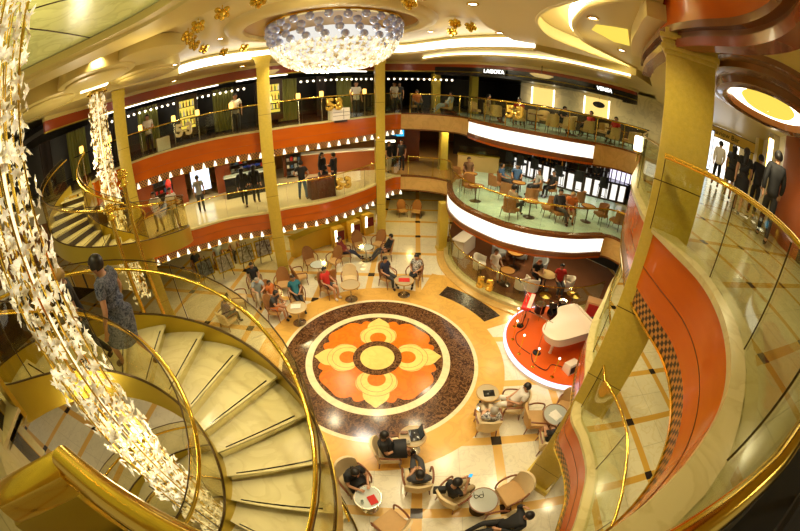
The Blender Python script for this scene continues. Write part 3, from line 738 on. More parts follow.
# ------------------------------------------------------------------ spiral staircases
RISE, RUN = .178, 17.5
def stair(label, c, a0, sgn, ilo, ihi, Ri=.92, Ro=2.24, mirror=True):
    """Treads around centre c: nose i lies at a0 - sgn*RUN*i and 4.63 - RISE*i; the stair descends towards growing i."""
    t = thing('spiral_staircase', label, 'staircase', (c[0], c[1], 0))
    ang = lambda i: rad(a0 - sgn * RUN * i)
    zz = lambda i: 4.63 - RISE * i
    P = lambda r, i: (c[0] + r * math.cos(ang(i)), c[1] + r * math.sin(ang(i)))
    i = ilo
    while i <= ihi:
        i1 = i - 1.08
        poly = [P(Ri, i + (i1 - i) * k / 4) for k in range(5)] + [P(Ro, i1 + (i - i1) * k / 6) for k in range(7)]
        tr = part('tread', MB().slab(poly, zz(i) - .035, zz(i)), TREAD, t, world=True, smooth=False)
        a, b = P(Ri + .14, i - .07), P(Ro - .16, i - .07)
        a2, b2 = P(Ri + .14, i - .12), P(Ro - .16, i - .105)
        part('black_nosing', MB().slab([a, b, b2, a2], zz(i), zz(i) + .004), BLACKGLOSS, tr, world=True, smooth=False)
        ra, rb = P(Ri + .02, i - .10), P(Ro - .02, i - .10)
        part('riser', MB().wall([ra, rb], zz(i + 1), zz(i) - .036, .012 * -sgn), MIRROR if mirror else DARKWOOD, t, world=True, smooth=False)
        i += 1
    n = int((ihi - ilo + 1.5) * 4)
    I = [ilo - 1 + (ihi - ilo + 1.6) * k / n for k in range(n + 1)]
    def helix(r, dz): return [(*P(r, q), zz(q) + dz) for q in I]
    def hwall(name, r, th, d0, d1, m):
        pts = [P(r, q) for q in I]
        return part(name, MB().wall(pts, d0, d1, th, zf=lambda k: zz(I[k])), m, t, world=True)
    hwall('outer_stringer', Ro, .045 * sgn, -.30, .16, GOLD_SATIN)
    hwall('inner_stringer', Ri - .04, .045 * sgn, -.30, .16, GOLD_SATIN)
    part('stringer_cap', MB().tube(helix(Ro + .02, .165), .022, 6), BRONZE, t, world=True)
    part('stringer_cap', MB().tube(helix(Ri - .02, .165), .020, 6), BRONZE, t, world=True)
    # underside
    b = MB()
    for q in I:
        for r in (Ri, Ro): b.v.append((*P(r, q), zz(q) - .27))
    for k in range(len(I) - 1): b.f.append((2 * k, 2 * k + 1, 2 * k + 3, 2 * k + 2))
    part('underside', b, GOLD_SATIN, t, world=True)
    for r, dr, pan in ((Ro + .02, -.07, 3.2), (Ri - .02, .06, 4.2)):
        m = int((ihi - ilo) / pan)
        for k in range(m):
            q0 = ilo - .8 + (ihi - ilo + 1) * k / m; q1 = ilo - .8 + (ihi - ilo + 1) * (k + 1) / m - .05
            J = [q0 + (q1 - q0) * u / 8 for u in range(9)]
            pts = [P(r, q) for q in J]
            g = part('glass_panel', MB().wall(pts, .17, 1.12, .012, zf=lambda u: zz(J[u])), GLASS_G, t, world=True)
            part('glass_edge', MB().tube([(*P(r, q), zz(q) + 1.125) for q in J], .010, 6), BRONZE, g, world=True)
            part('glass_joint', MB().tube([(*P(r, q1 + .02), zz(q1) + .17), (*P(r, q1 + .02), zz(q1) + 1.12)], .007, 6), BRONZE, g, world=True)
        part('handrail', MB().tube(helix(r + dr, 1.0), .026, 10), GOLD, t, world=True)
    return t, P, zz
near_stair, NP, NZ = stair('near spiral staircase of pale marble treads with gold stringers and glass sides', NC, 108, 1, -9, 25, .90, 2.255)
far_stair, FP, FZ = stair('far spiral staircase of pale treads climbing to the dark lounge', FC, -5.5, -1, -9, 8, .90, 2.2, False)

# tall gold poles with rosette heads
pl = Proto()
pl.add('pole', MB().tube([(0, 0, 0), (0, 0, 6.0)], .05, 12), GOLD)
b = MB().lathe([(.05, 5.95), (.12, 6.0), (.07, 6.06), (.05, 6.12)], 16)
for k in range(8):
    a = rad(45 * k); b.sphere((.085 * math.cos(a), 0, 6.2 + .085 * math.sin(a)), .045, 10, sy=.6)
b.sphere((0, 0, 6.2), .07, 12, sy=.9)
pl.add('rosette', b, GOLD); pl.add('foot', MB().lathe([(.16, 0), (.16, .04), (.07, .1)], 16), GOLD)
pl.make('gold_pole', 'gold pole with a rosette head, the lower of the pair beside the far crystal column', 'pole', (-5.66, 4.60, 0), rad(50))
pl.make('gold_pole', 'taller gold pole with a rosette head beside the slim pillar and far crystals', 'pole', (-5.60, 5.15, 0), rad(50), scale=(1, 1, 1.085))

# ------------------------------------------------------------------ balustrades
def railing(label, E, z, h=.98, inset=.09, pan=1.25, r=.022, posts=False, rail=True, m=GLASS, group=None, bend=None, taper=None):
    t = thing('glass_balustrade', label, 'balustrade', (E[0][0], E[0][1], z), group=group)
    O = offset(E, inset)
    P = resample(O, pan / 4)
    n = max(1, len(P) // 4)
    for k in range(n):
        a = k * 4; seg_ = P[a:min(len(P), a + 5)] if k < n - 1 else P[a:]
        if len(seg_) < 2: continue
        # thin gap at the joint
        x0, y0 = seg_[0]; x1, y1 = seg_[1]
        seg_ = [(x0 + (x1 - x0) * .04, y0 + (y1 - y0) * .04)] + seg_[1:]
        g = part('glass_panel', MB().wall(seg_, z, z + h - .03, .014), m, t, world=True)
        part('glass_joint', MB().box(x0, y0, z + h / 2 - .02, .004, .014, h - .04, math.atan2(y1 - y0, x1 - x0)), BRONZE, g, world=True, smooth=False)
        if posts: part('post', MB().tube([(x0, y0, z), (x0, y0, z + h)], .018, 8), GOLD, t, world=True)
    R_ = [(x, y, z + h) for x, y in (bend or P)]
    if rail: part('handrail', MB().tube(R_, r, 12, rs=[r + (taper - r) * min(1, k / (.55 * len(R_))) for k in range(len(R_))] if taper else None), GOLD, t, world=True)
    return t
railing('glass balustrade with gold rail along the middle deck boutiques', E2a[6:], 3.2)
railing('glass balustrade with gold rail along the dark upper lounge', E3a[10:], 6.42)
railing('glass balustrade with gold rail above the straight tan front of the middle deck', E2b[2:], 3.22, posts=True)
railing('glass balustrade with gold rail above the straight tan front of the upper deck', E3b[2:], 6.4, posts=True)
railing('curved glass balustrade with gold rail around the middle deck bar terrace', E2c + E2d[1:], 3.24, r=.035)
railing('curved glass balustrade with gold rail around the upper deck cafe terrace', E3c + E3d[1:], 6.4, r=.03, posts=True)
i3 = (E3P.index((3.15, 3.3)) - E3P.index((8.9, 10.6))) * K
near = spline([(2.94, 3.0), (3.04, 2.5), (3.03, 2.0), (2.56, 1.0), (1.7, .29), (1.1, .07), (.58, 0), (.28, -.01), (0, .01), (-.21, .03), (-.38, .04)], 6)
railing('big curved glass balustrade with thick gold handrail beside the big pillar', near, 6.42, .90, 0, 1.15, .034, taper=.02)
railing('glass balustrade of the upper deck between the lit terrace and the big pillar', E3e[:i3 - 2], 6.42, .95)
i2 = (E2P.index((3.1, 3.25)) - E2P.index((8.1, 8.9))) * K
railing('glass balustrade with thin gold rail on the middle deck below the big pillar', E2e[i2 + 3:], 3.22, 1.0, .12)
railing('glass balustrade of the middle deck curving away behind the grand piano', E2e[:i2 - 3], 3.22, 1.0, .12)
# wide gold newel cap at the head of the near staircase, joined to the handrail
nw = thing('gold_newel', 'broad gold cap and post where the close handrail meets the near staircase', 'newel', (-.42, -.02, Z3))
part('cap', MB().box(-.43, -.03, 7.31, .17, .05, .045, rad(48)), GOLD, nw, world=True, bevel=.012)
part('side_board', MB().box(-.435, -.04, 7.23, .17, .04, .12, rad(48)), GOLD_SATIN, nw, world=True, bevel=.006)
part('dark_slot', MB().box(-.40, -.045, 7.15, .14, .035, .03, rad(48)), BLACKGLOSS, nw, world=True)
part('post', MB().box(-.44, -.05, 6.74, .08, .035, .86, rad(48)), BRONZE, nw, world=True)
# ------------------------------------------------------------------ people
def lerp(a, b, t): return tuple(x + (y - x) * t for x, y in zip(a, b))
STAND = dict(pel=(0, 0, .93), bel=(0, .01, 1.08), che=(0, 0, 1.27), nkb=(0, -.01, 1.42), nk=(0, 0, 1.48), hd=(0, .015, 1.57), ht=(0, .005, 1.655),
             sl=(-.17, -.01, 1.385), sr=(.17, -.01, 1.385), el=(-.235, -.03, 1.11), er=(.235, -.03, 1.11), wl=(-.24, .05, .88), wr=(.24, .05, .88),
             hl=(-.09, 0, .88), hr=(.09, 0, .88), kl=(-.10, .02, .49), kr=(.10, .02, .49), al=(-.10, -.03, .085), ar=(.10, -.03, .085), tl=(-.115, .11, .035), tr=(.115, .11, .035))
def var(base, **k): d = dict(base); d.update(k); return d
WALK = var(STAND, kl=(-.09, .17, .50), al=(-.09, .27, .10), tl=(-.09, .41, .06), kr=(.09, -.05, .48), ar=(.09, -.30, .13), tr=(.09, -.21, .04), el=(-.23, -.10, 1.12), wl=(-.22, -.12, .88), er=(.23, .05, 1.12), wr=(.21, .20, .93))
CLIMB = var(WALK, kl=(-.09, .27, .60), al=(-.09, .25, .255), tl=(-.09, .38, .215), kr=(.09, -.02, .49), ar=(.09, -.24, .09), tr=(.09, -.12, .035), el=(-.285, -.02, 1.12), wl=(-.31, .08, .90), er=(.285, -.02, 1.12), wr=(.31, .10, .90), hd=(0, .05, 1.55), ht=(0, .06, 1.635), nk=(0, .02, 1.47))
HOLD = var(STAND, wl=(-.12, .26, 1.12), wr=(.12, .26, 1.12), el=(-.22, .04, 1.12), er=(.22, .04, 1.12))
HIPS = var(STAND, el=(-.33, -.06, 1.15), wl=(-.19, .06, 1.0), er=(.33, -.06, 1.15), wr=(.19, .06, 1.0), kl=(-.13, .02, .49), al=(-.16, -.03, .085), tl=(-.18, .11, .035), kr=(.13, .02, .49), ar=(.16, -.03, .085), tr=(.18, .11, .035))
SIT = dict(pel=(0, -.02, .53), bel=(0, -.06, .68), che=(0, -.10, .86), nkb=(0, -.12, 1.00), nk=(0, -.10, 1.06), hd=(0, -.07, 1.155), ht=(0, -.075, 1.24),
           sl=(-.17, -.11, .97), sr=(.17, -.11, .97), el=(-.25, -.04, .71), er=(.25, -.04, .71), wl=(-.20, .18, .66), wr=(.20, .18, .66),
           hl=(-.09, .02, .51), hr=(.09, .02, .51), kl=(-.10, .42, .51), kr=(.10, .42, .51), al=(-.10, .44, .10), ar=(.10, .44, .10), tl=(-.11, .58, .04), tr=(.11, .58, .04))
LEAN = var(SIT, bel=(0, -.10, .66), che=(0, -.19, .82), nkb=(0, -.25, .95), nk=(0, -.24, 1.01), hd=(0, -.21, 1.11), ht=(0, -.22, 1.195), sl=(-.17, -.23, .92), sr=(.17, -.23, .92), el=(-.24, -.12, .68), er=(.24, -.12, .68),
           wl=(-.10, .10, .62), wr=(.10, .10, .62), kl=(-.08, .42, .47), kr=(.10, .40, .55), al=(-.05, .76, .12), ar=(-.02, .74, .24), tl=(-.06, .86, .18), tr=(-.03, .86, .30))
FWD = var(SIT, bel=(0, 0, .69), che=(0, .06, .86), nkb=(0, .10, .99), nk=(0, .13, 1.04), hd=(0, .20, 1.11), ht=(0, .22, 1.19), sl=(-.17, .08, .95), sr=(.17, .08, .95), el=(-.24, .22, .74), er=(.24, .22, .74), wl=(-.12, .42, .76), wr=(.12, .42, .76))
PHONE = var(SIT, wl=(-.06, .18, 1.0), wr=(.08, .18, 1.0), el=(-.20, .05, .78), er=(.20, .05, .78), hd=(0, -.03, 1.14), ht=(0, -.02, 1.22))
CROSS = var(SIT, kl=(-.06, .42, .52), kr=(.03, .43, .60), al=(-.10, .47, .10), ar=(-.16, .56, .40), tl=(-.11, .60, .04), tr=(-.18, .68, .36), wl=(-.08, .16, .62), wr=(.08, .16, .62))
RECL = var(LEAN, che=(0, -.26, .78), nkb=(0, -.36, .90), nk=(0, -.38, .96), hd=(0, -.40, 1.05), ht=(0, -.43, 1.13), sl=(-.17, -.32, .87), sr=(.17, -.32, .87), wr=(.20, -.33, 1.10), er=(.32, -.28, .92), el=(-.22, -.16, .66))
POSES = dict(stand=STAND, walk=WALK, climb=CLIMB, hold=HOLD, hips=HIPS, sit=SIT, lean=LEAN, fwd=FWD, phone=PHONE, cross=CROSS, recl=RECL)
RADII = dict(pel=.125, bel=.118, che=.128, nkb=.068, nk=.052, hd=.088, ht=.066, sl=.064, sr=.064, el=.042, er=.042, wl=.028, wr=.028, hl=.092, hr=.092, kl=.058, kr=.058, al=.038, ar=.038, tl=.034, tr=.034)
TORSO = [('pel', 'bel'), ('bel', 'che'), ('che', 'nkb')]
SHIRT = [('plo', 'pel')] + TORSO
_tmp = []
def skin_later(key, V, R_, Ed, root=0):
    me = bpy.data.meshes.new('tmp'); me.from_pydata(V, Ed, [])
    o = bpy.data.objects.new('tmp', me); COL.objects.link(o)
    md = o.modifiers.new('s', 'SKIN'); md.use_smooth_shade = True
    for i, d in enumerate(me.skin_vertices[0].data):
        r = R_[i]; d.radius = (r, r) if not isinstance(r, tuple) else r
        d.use_root = (i == root)
    sb = o.modifiers.new('d', 'SUBSURF'); sb.levels = 1; sb.render_levels = 1
    _tmp.append((key, o))
MESHES = {}
SHO = dict(plo=.142, pel=.142, bel=.122)
TRO = dict(wst=.124, pel=.138, hl=.1, hr=.1)
def graph(P, edges, grow=0.0, over={}):
    names = []; V = []; R_ = []; Ed = []
    def idx(n):
        if n not in names: names.append(n); V.append(P[n]); R_.append(over.get(n, RADII.get(n, .03)) + grow)
        return names.index(n)
    for a, b in edges: Ed.append((idx(a), idx(b)))
    return V, R_, Ed
for pn, P0 in POSES.items():
    P = dict(P0)
    for s in 'lr':
        P['m' + s] = lerp(P['s' + s], P['e' + s], .62); P['th' + s] = lerp(P['h' + s], P['k' + s], .62); P['f' + s] = lerp(P['e' + s], P['w' + s], .9)
        P['tp' + s] = lerp(P['h' + s], P['k' + s], .45)
    P['plo'] = tuple(Vector(P['pel']) - (Vector(P['bel']) - Vector(P['pel'])) * (.8 if P['pel'][2] > .8 else .45)); P['wst'] = lerp(P['pel'], P['bel'], .35)
    RADII.update(plo=.128, wst=.118, ml=.052, mr=.052, thl=.072, thr=.072, fl=.032, fr=.032, tpl=.08, tpr=.08)
    ed = TORSO + [('nkb', 'nk'), ('nk', 'hd'), ('hd', 'ht')]
    for s in 'lr':
        ed += [('che', 's' + s), ('s' + s, 'm' + s), ('m' + s, 'e' + s), ('e' + s, 'w' + s), ('pel', 'h' + s), ('h' + s, 'tp' + s), ('tp' + s, 'k' + s), ('k' + s, 'a' + s), ('a' + s, 't' + s)]
    V, R_, E_ = graph(P, ed, 0, dict(pel=.104, bel=.104, che=.118, hl=.076, hr=.076, sl=.056, sr=.056, ml=.046, mr=.046))
    # nose, ears
    h = Vector(P['hd']); hi = [i for i, v in enumerate(V) if tuple(v) == tuple(P['hd'])][0]
    for off, r in (((0, .098, -.012), .016), ((-.098, .0, 0), .018), ((.098, .0, 0), .018)):
        V.append(tuple(h + Vector(off))); R_.append(r); E_.append((hi, len(V) - 1))
    # palms with four fingers and a thumb
    for s, sg in (('l', -1), ('r', 1)):
        w = Vector(P['w' + s]); d = (w - Vector(P['e' + s])).normalized()
        side = d.cross(Vector((0, 0, 1))); side = side.normalized() if side.length > .2 else Vector((1, 0, 0))
        if abs(d.z) > .8: side = Vector((0, 1, 0))
        nrm = d.cross(side).normalized() * (-sg if abs(d.z) > .8 else 1)
        wi = [i for i, v in enumerate(V) if tuple(v) == tuple(P['w' + s])][0]
        V.append(tuple(w + d * .07)); R_.append(.030); pi_ = len(V) - 1; E_.append((wi, pi_))
        for q, ln in ((-.027, .060), (-.009, .072), (.009, .066), (.027, .052)):
            b0 = w + d * .10 + side * q; tipp = b0 + d * ln * .75 - nrm * ln * .45
            V.append(tuple(b0)); R_.append(.0095); E_.append((pi_, len(V) - 1))
            V.append(tuple(tipp)); R_.append(.008); E_.append((len(V) - 2, len(V) - 1))
        V.append(tuple(w + d * .065 + side * -.052)); R_.append(.010); E_.append((pi_, len(V) - 1))
    skin_later((pn, 'body'), V, R_, E_)
    sh = SHIRT + [('che', 'sl'), ('sl', 'ml'), ('che', 'sr'), ('sr', 'mr')]
    skin_later((pn, 'tee'), *graph(P, sh, .022, SHO))
    ls = sh + [('ml', 'el'), ('el', 'fl'), ('mr', 'er'), ('er', 'fr')]
    skin_later((pn, 'long'), *graph(P, ls, .021, SHO))
    pt = [('wst', 'pel'), ('pel', 'hl'), ('hl', 'tpl'), ('tpl', 'kl'), ('pel', 'hr'), ('hr', 'tpr'), ('tpr', 'kr')]
    skin_later((pn, 'trousers'), *graph(P, pt + [('kl', 'al'), ('kr', 'ar')], .013, TRO))
    skin_later((pn, 'shorts'), *graph(P, [('wst', 'pel'), ('pel', 'hl'), ('hl', 'thl'), ('pel', 'hr'), ('hr', 'thr')], .016, TRO))
    for s in 'lr': skin_later((pn, 'shoe' + s), *graph(P, [('a' + s, 't' + s)], .012))
    for s, sx_ in (('l', -.034), ('r', .034)):
        MESHES[(pn, 'eye' + s)] = MB().sphere(tuple(h + Vector((sx_, .083, .012))), .011, 8).mesh('eye', BLACKGLOSS)
        MESHES[(pn, 'brow' + s)] = MB().box(h.x + sx_, h.y + .086, h.z + .034, .034, .01, .006).mesh('eyebrow', BLACKGLOSS)
    MESHES[(pn, 'mouth')] = MB().box(h.x, h.y + .088, h.z - .046, .042, .01, .008).mesh('mouth', BLACKGLOSS)
    for style in ('short', 'long', 'bun'):
        b = MB(); c = h + Vector((0, -.014, .028)); n = 16; m = 10; ringv = []
        for i in range(m + 1):
            ph = PI * i / m
            for k in range(n):
                a = 2 * PI * k / n
                ringv.append(c + Vector((.106 * math.sin(ph) * math.cos(a), .112 * math.sin(ph) * math.sin(a), .115 * math.cos(ph))))
        fs = []
        for i in range(m):
            for k in range(n):
                f = (i * n + k, (i + 1) * n + k, (i + 1) * n + (k + 1) % n, i * n + (k + 1) % n)
                ce = sum((ringv[x] for x in f), Vector()) / 4 - c
                if (ce.y > .035 and ce.z < .045) or ce.z < -.06 or (abs(ce.x) > .07 and ce.y > -.02 and ce.z < -.02): continue
                fs.append(f)
        b.add(ringv, fs)
        if style == 'long':
            nk = Vector(P['nkb']); b.tube([h + Vector((0, -.07, .02)), h + Vector((0, -.095, -.07)), nk + Vector((0, -.10, -.02)), nk + Vector((0, -.115, -.16))], .08, 10, rs=[.08, .088, .085, .05])
        if style == 'bun': b.sphere(tuple(h + Vector((0, -.12, .05))), .05, 10)
        MESHES[(pn, 'hair', style)] = b.mesh('hair', HAIR['black'])
    # skirt / dress body
    for nm, t_, w_ in (('dress', .95, .235), ('skirt', .75, .22)):
        b = MB(); cs = []
        wst = Vector(P['bel']); pe = Vector(P['pel']); km = (Vector(P['kl']) + Vector(P['kr'])) / 2
        pts = [Vector(P['che']) if nm == 'dress' else wst + (wst - pe) * .3, wst, pe, pe.lerp(km, .35), pe.lerp(km, .7), pe.lerp(km, t_)]
        rad_ = [.160, .172, .215, .235, .238, max(w_, .24)]
        b.tube(pts, .1, 18, rs=rad_)
        MESHES[(pn, nm)] = b.mesh(nm, BLACK)
bpy.context.view_layer.update()
dg = bpy.context.evaluated_depsgraph_get()
for key, o in _tmp:
    me = bpy.data.meshes.new_from_object(o.evaluated_get(dg)); me.name = 'person_' + key[1]
    me.shade_smooth(); me.materials.clear(); me.materials.append(BLACK); MESHES[key] = me
for key, o in _tmp:
    me = o.data; bpy.data.objects.remove(o); bpy.data.meshes.remove(me)
MOUTH = mat('lips', (0.40, 0.12, 0.09), .5, 0, .1, 5)
def person(label, pose, loc, rz, top='tee', tc='white', bot='trousers', bc='charcoal', hair='short', hc='black', skin=0, shoe='black', scale=1.0, group=None, detail=None):
    p = thing('person', label, 'person', loc, rz, group); p.scale = (scale,) * 3
    def ch(n, key, m, parent=None):
        o = link(n, MESHES[key], parent or p); use(o, m); return o
    b = ch('body', (pose, 'body'), SKIN[skin])
    if (detail if detail is not None else math.hypot(*loc[:2]) < 9):
        for s in 'lr': ch('eye', (pose, 'eye' + s), BLACKGLOSS); ch('eyebrow', (pose, 'brow' + s), HAIR[hc])
        ch('mouth', (pose, 'mouth'), MOUTH)
    ch('hair', (pose, 'hair', hair), HAIR[hc])
    if top: ch('long_sleeved_top' if top == 'long' else 'shirt', (pose, top), CL[tc])
    if bot: ch(bot, (pose, bot), CL[bc])
    for s in 'lr': ch('shoe', (pose, 'shoe' + s), CL[shoe])
    return p
def face(dx, dy): return math.atan2(-dx, dy)
# ------------------------------------------------------------------ kinds of furniture
UPH = mat('cream_upholstery', (0.76, 0.60, 0.34), .75, 0, .12, 10)
UPH_T = mat('tan_upholstery', (0.62, 0.38, 0.15), .7, 0, .15, 10)
UPH_B = mat('brown_woven_upholstery', (0.44, 0.20, 0.06), .6, 0, .35, 30)
ARMW = mat('dark_red_wood_arm', (0.24, 0.08, 0.03), .3, 0, .25, 5, coat=.3)
def back_shell(w, z0, z1, y, depth, th, lean, top_round=.8, n=9, m=7):
    """A curved chair back: wraps forward at its sides, leans back, rounded top corners."""
    b = MB(); L = []
    for layer in (0, 1):
        for j in range(m):
            v = j / (m - 1)
            for i in range(n):
                u = -1 + 2 * i / (n - 1)
                zt = z1 - (z1 - z0) * (1 - top_round) * abs(u) ** 3
                z = z0 + (zt - z0) * v
                yy = y - lean * v + depth * u * u - (th * (1 - .3 * v) if layer else 0)
                L.append((u * w / 2 * (1 - .06 * v) * (1 if not layer else .97), yy, z))
    N_ = n * m; fs = []
    for l in (0, 1):
        for j in range(m - 1):
            for i in range(n - 1):
                a = l * N_ + j * n + i; f = (a, a + 1, a + n + 1, a + n); fs.append(f if l else tuple(reversed(f)))
    for i in range(n - 1):
        fs.append((i, i + 1, N_ + i + 1, N_ + i)); a = (m - 1) * n + i; fs.append((a + 1, a, N_ + a, N_ + a + 1))
    for j in range(m - 1):
        a = j * n; fs.append((a + n, a, N_ + a, N_ + a + n)); a = j * n + n - 1; fs.append((a, a + n, N_ + a + n, N_ + a))
    return b.add(L, fs)
def leg4(p, w, d, z, r, m, y0=0, splay=.03):
    for sx in (-1, 1):
        for sy in (-1, 1):
            p.add('leg', MB().tube([(sx * w, y0 + sy * d, z), (sx * (w + splay), y0 + sy * (d + splay), 0)], r, 8, rs=[r, r * .65]), m)
ARMCHAIR = Proto()
ARMCHAIR.add('seat', MB().box(0, .03, .335, .56, .56, .13, taper=.97), UPH, bevel=.035)
ARMCHAIR.add('backrest', back_shell(.60, .30, .86, -.22, .10, .085, .13), UPH)
for sx in (-1, 1):
    ARMCHAIR.add('armrest', MB().tube(spline([(sx * .29, -.20, .60), (sx * .325, -.05, .625), (sx * .335, .14, .61), (sx * .325, .24, .585), (sx * .315, .275, .50), (sx * .305, .27, .30)], 4), .024, 8), ARMW)
leg4(ARMCHAIR, .24, .22, .28, .024, ARMW, .02)
WICKER = Proto()
WICKER.add('seat', MB().box(0, .04, .37, .50, .48, .09, taper=.97), UPH_T, bevel=.03)
WICKER.add('backrest', back_shell(.56, .34, .98, -.20, .12, .05, .14, .7), UPH_B)
for sx in (-1, 1):
    WICKER.add('armrest', MB().tube(spline([(sx * .27, -.20, .68), (sx * .32, .0, .67), (sx * .32, .20, .63), (sx * .30, .25, .52), (sx * .28, .24, .33)], 4), .022, 8), ARMW)
leg4(WICKER, .23, .21, .33, .022, ARMW, .02)
TUB = Proto()
TUB.add('seat', MB().box(0, .03, .38, .50, .50, .12, taper=.96), UPH_T, bevel=.03)
TUB.add('backrest', back_shell(.58, .30, .84, -.24, .28, .06, .05, .9), UPH_B)
leg4(TUB, .22, .21, .33, .018, DARKWOOD, .0)
BARREL = Proto()
b = MB(); vs = []
for k in range(15):
    a = rad(-200 + 220 * k / 14); hgt = .62 + .14 * math.cos(rad(220 * k / 14 - 110)) ** 2
    for r, z in ((.30, .16), (.33, hgt), (.27, hgt), (.25, .18)): vs.append((r * math.cos(a), r * math.sin(a), z))
fs = [(4 * k + q, 4 * k + (q + 1) % 4, 4 * k + 4 + (q + 1) % 4, 4 * k + 4 + q) for k in range(14) for q in range(4)] + [(0, 1, 2, 3), (59, 58, 57, 56)]
BARREL.add('backrest', b.add(vs, fs), OFFWHITE, bevel=.0)
BARREL.add('seat', MB().lathe([(.22, .2), (.26, .26), (.26, .38), (.22, .41), (.01, .42)], 24), OFFWHITE)
leg4(BARREL, .18, .18, .2, .02, DARKWOOD)
STOOL = Proto()
STOOL.add('seat', MB().box(0, 0, .74, .42, .42, .09), BLACK, bevel=.025)
STOOL.add('backrest', back_shell(.44, .76, 1.22, -.17, .06, .06, .05, .9), BLACK)
leg4(STOOL, .17, .17, .70, .016, BRONZE)
STOOL.add('footrest', MB().tube([(-.19, -.19, .25), (.19, -.19, .25), (.19, .19, .25), (-.19, .19, .25)], .012, 6, closed=True), BRONZE)
def table_proto(r, z, topm, basem, rimm, foot=.24):
    p = Proto()
    p.add('tabletop', MB().lathe([(.01, z - .02), (r - .02, z - .02), (r - .02, z + .005), (.01, z + .005)], 36), topm)
    p.add('rim', MB().lathe([(r - .02, z - .03), (r + .005, z - .03), (r + .012, z - .01), (r + .005, z + .012), (r - .02, z + .012)], 36, cap=False), rimm)
    p.add('column', MB().lathe([(.05, .03), (.028, .12), (.028, z - .12), (.07, z - .022)], 14), basem)
    p.add('base', MB().lathe([(foot, 0), (foot, .02), (foot * .6, .05), (.05, .07)], 28), basem)
    return p
STEEL = mat('brushed_steel', (0.62, 0.58, 0.50), .25, 1.0, .1, 5)
GLASSTOP = mat('pale_glass_tabletop', (0.62, 0.68, 0.64), .08, 0, .05, 3, coat=.6)
TAB_STONE = table_proto(.36, .68, mat('pale_stone_tabletop', (0.50, 0.40, 0.24), .2, 0, .12, 5), STEEL, mat('tan_table_rim', (0.55, 0.34, 0.12), .3, 0, .1, 5))
TAB_GREY = table_proto(.37, .62, mat('grey_glass_tabletop', (0.42, 0.44, 0.40), .12, 0, .1, 3), BRONZE, mat('brown_table_rim', (0.26, 0.11, 0.04), .3, 0, .2, 5))
TAB_WOOD = table_proto(.32, .68, mat('orange_wood_tabletop', (0.60, 0.30, 0.07), .25, 0, .25, 4), DARKWOOD, BROWNWOOD)
TAB_GLASS = table_proto(.35, .66, GLASSTOP, STEEL, STEEL)
TAB_TAN = table_proto(.42, .70, mat('tan_tabletop', (0.66, 0.47, 0.20), .3, 0, .15, 4), DARKWOOD, BROWNWOOD)
def at_dist(x, y, dx, dy, d): # a point d ahead of (x, y)
    l = math.hypot(dx, dy); return (x + dx / l * d, y + dy / l * d)
def armchair(kind, x, y, d, label, z=0, mats=None, group=None, name='armchair', cat='chair', scale=1):
    return kind.make(name, label, cat, (x, y, z), face(*d), group, mats, scale)
SA = dict(scale=1)
CREAMM = None
# --- lowest floor, group near the far pillar
TAB_GLASS.make('cafe_table', 'small round pale table between four empty wicker chairs below the slim pillar', 'table', (-3.42, 12.26, 0))
for x, y, lab in ((-4.0, 13.05, 'empty wicker armchair behind the small pale table, nearer the boutiques corner'), (-2.85, 13.1, 'empty wicker armchair behind the small pale table, on its pillar-free side'),
                  (-4.15, 11.75, 'empty tan wicker armchair in front of the small pale table'), (-2.85, 11.55, 'empty wicker armchair with its back to the man in red')):
    armchair(WICKER, x, y, (-3.42 - x, 12.26 - y), lab)
TAB_GLASS.make('cafe_table', 'round pale table between the man in dark red and the reclining man in black', 'table', (-1.54, 13.85, 0))
armchair(WICKER, -2.0, 14.75, (.45, -.9), 'empty high-backed wicker armchair behind the couple at the far table')
armchair(WICKER, -1.0, 14.85, (-.5, -1), 'empty wicker armchair beside the third slim pillar, behind the far table')
armchair(WICKER, -2.5, 13.75, (1, .1), 'wicker armchair under the man in dark red')
person('man in dark red shirt sitting with legs stretched to the far table', 'lean', (-2.5, 13.75, .0), face(1, -.1), 'long', 'darkred', 'trousers', 'navy', skin=1)
armchair(WICKER, -.62, 13.95, (-1, -.1), 'wicker armchair under the reclining man in black')
person('man in black reclining with crossed legs by the far pillar', 'lean', (-.62, 13.95, 0), face(-1, -.45), 'long', 'black', 'trousers', 'charcoal', skin=1)
TAB_STONE.make('cafe_table', 'round stone-topped table beside the man in red at the medallion edge', 'table', (-1.85, 10.72, 0))
armchair(ARMCHAIR, -2.0, 11.62, (.15, -1), 'empty cream armchair behind the table next to the man in red')
armchair(WICKER, -2.8, 10.95, (1, -.5), 'wicker armchair under the man in the bright red shirt')
person('man in bright red shirt and dark shorts seated at the medallion edge', 'sit', (-2.78, 10.94, 0), face(1, -.6), 'tee', 'red', 'shorts', 'charcoal', skin=1, shoe='white')
TAB_STONE.make('cafe_table', 'round table with a red folder between the man in navy and the patterned woman', 'table', (.16, 11.05, 0))
solo('red_folder', MB().box(0, 0, .006, .42, .26, .012), CL['red'], 'red folder lying on the table before the patterned woman', 'folder', loc=(.16, 11.05, .693), bevel=.003)
armchair(WICKER, -.52, 11.75, (.8, -.7), 'wicker armchair under the man in navy reading')
person('man in navy shirt seated reading a paper above the medallion', 'sit', (-.52, 11.75, 0), face(.75, -.7), 'tee', 'navy', 'trousers', 'charcoal', skin=1)
armchair(WICKER, .62, 11.95, (-.5, -1), 'wicker armchair under the woman in patterned black')
person('woman in patterned black top seated behind the red folder', 'cross', (.62, 11.95, 0), face(-.5, -1), 'tee', 'zebra', 'trousers', 'black', 'short', 'black', 1)
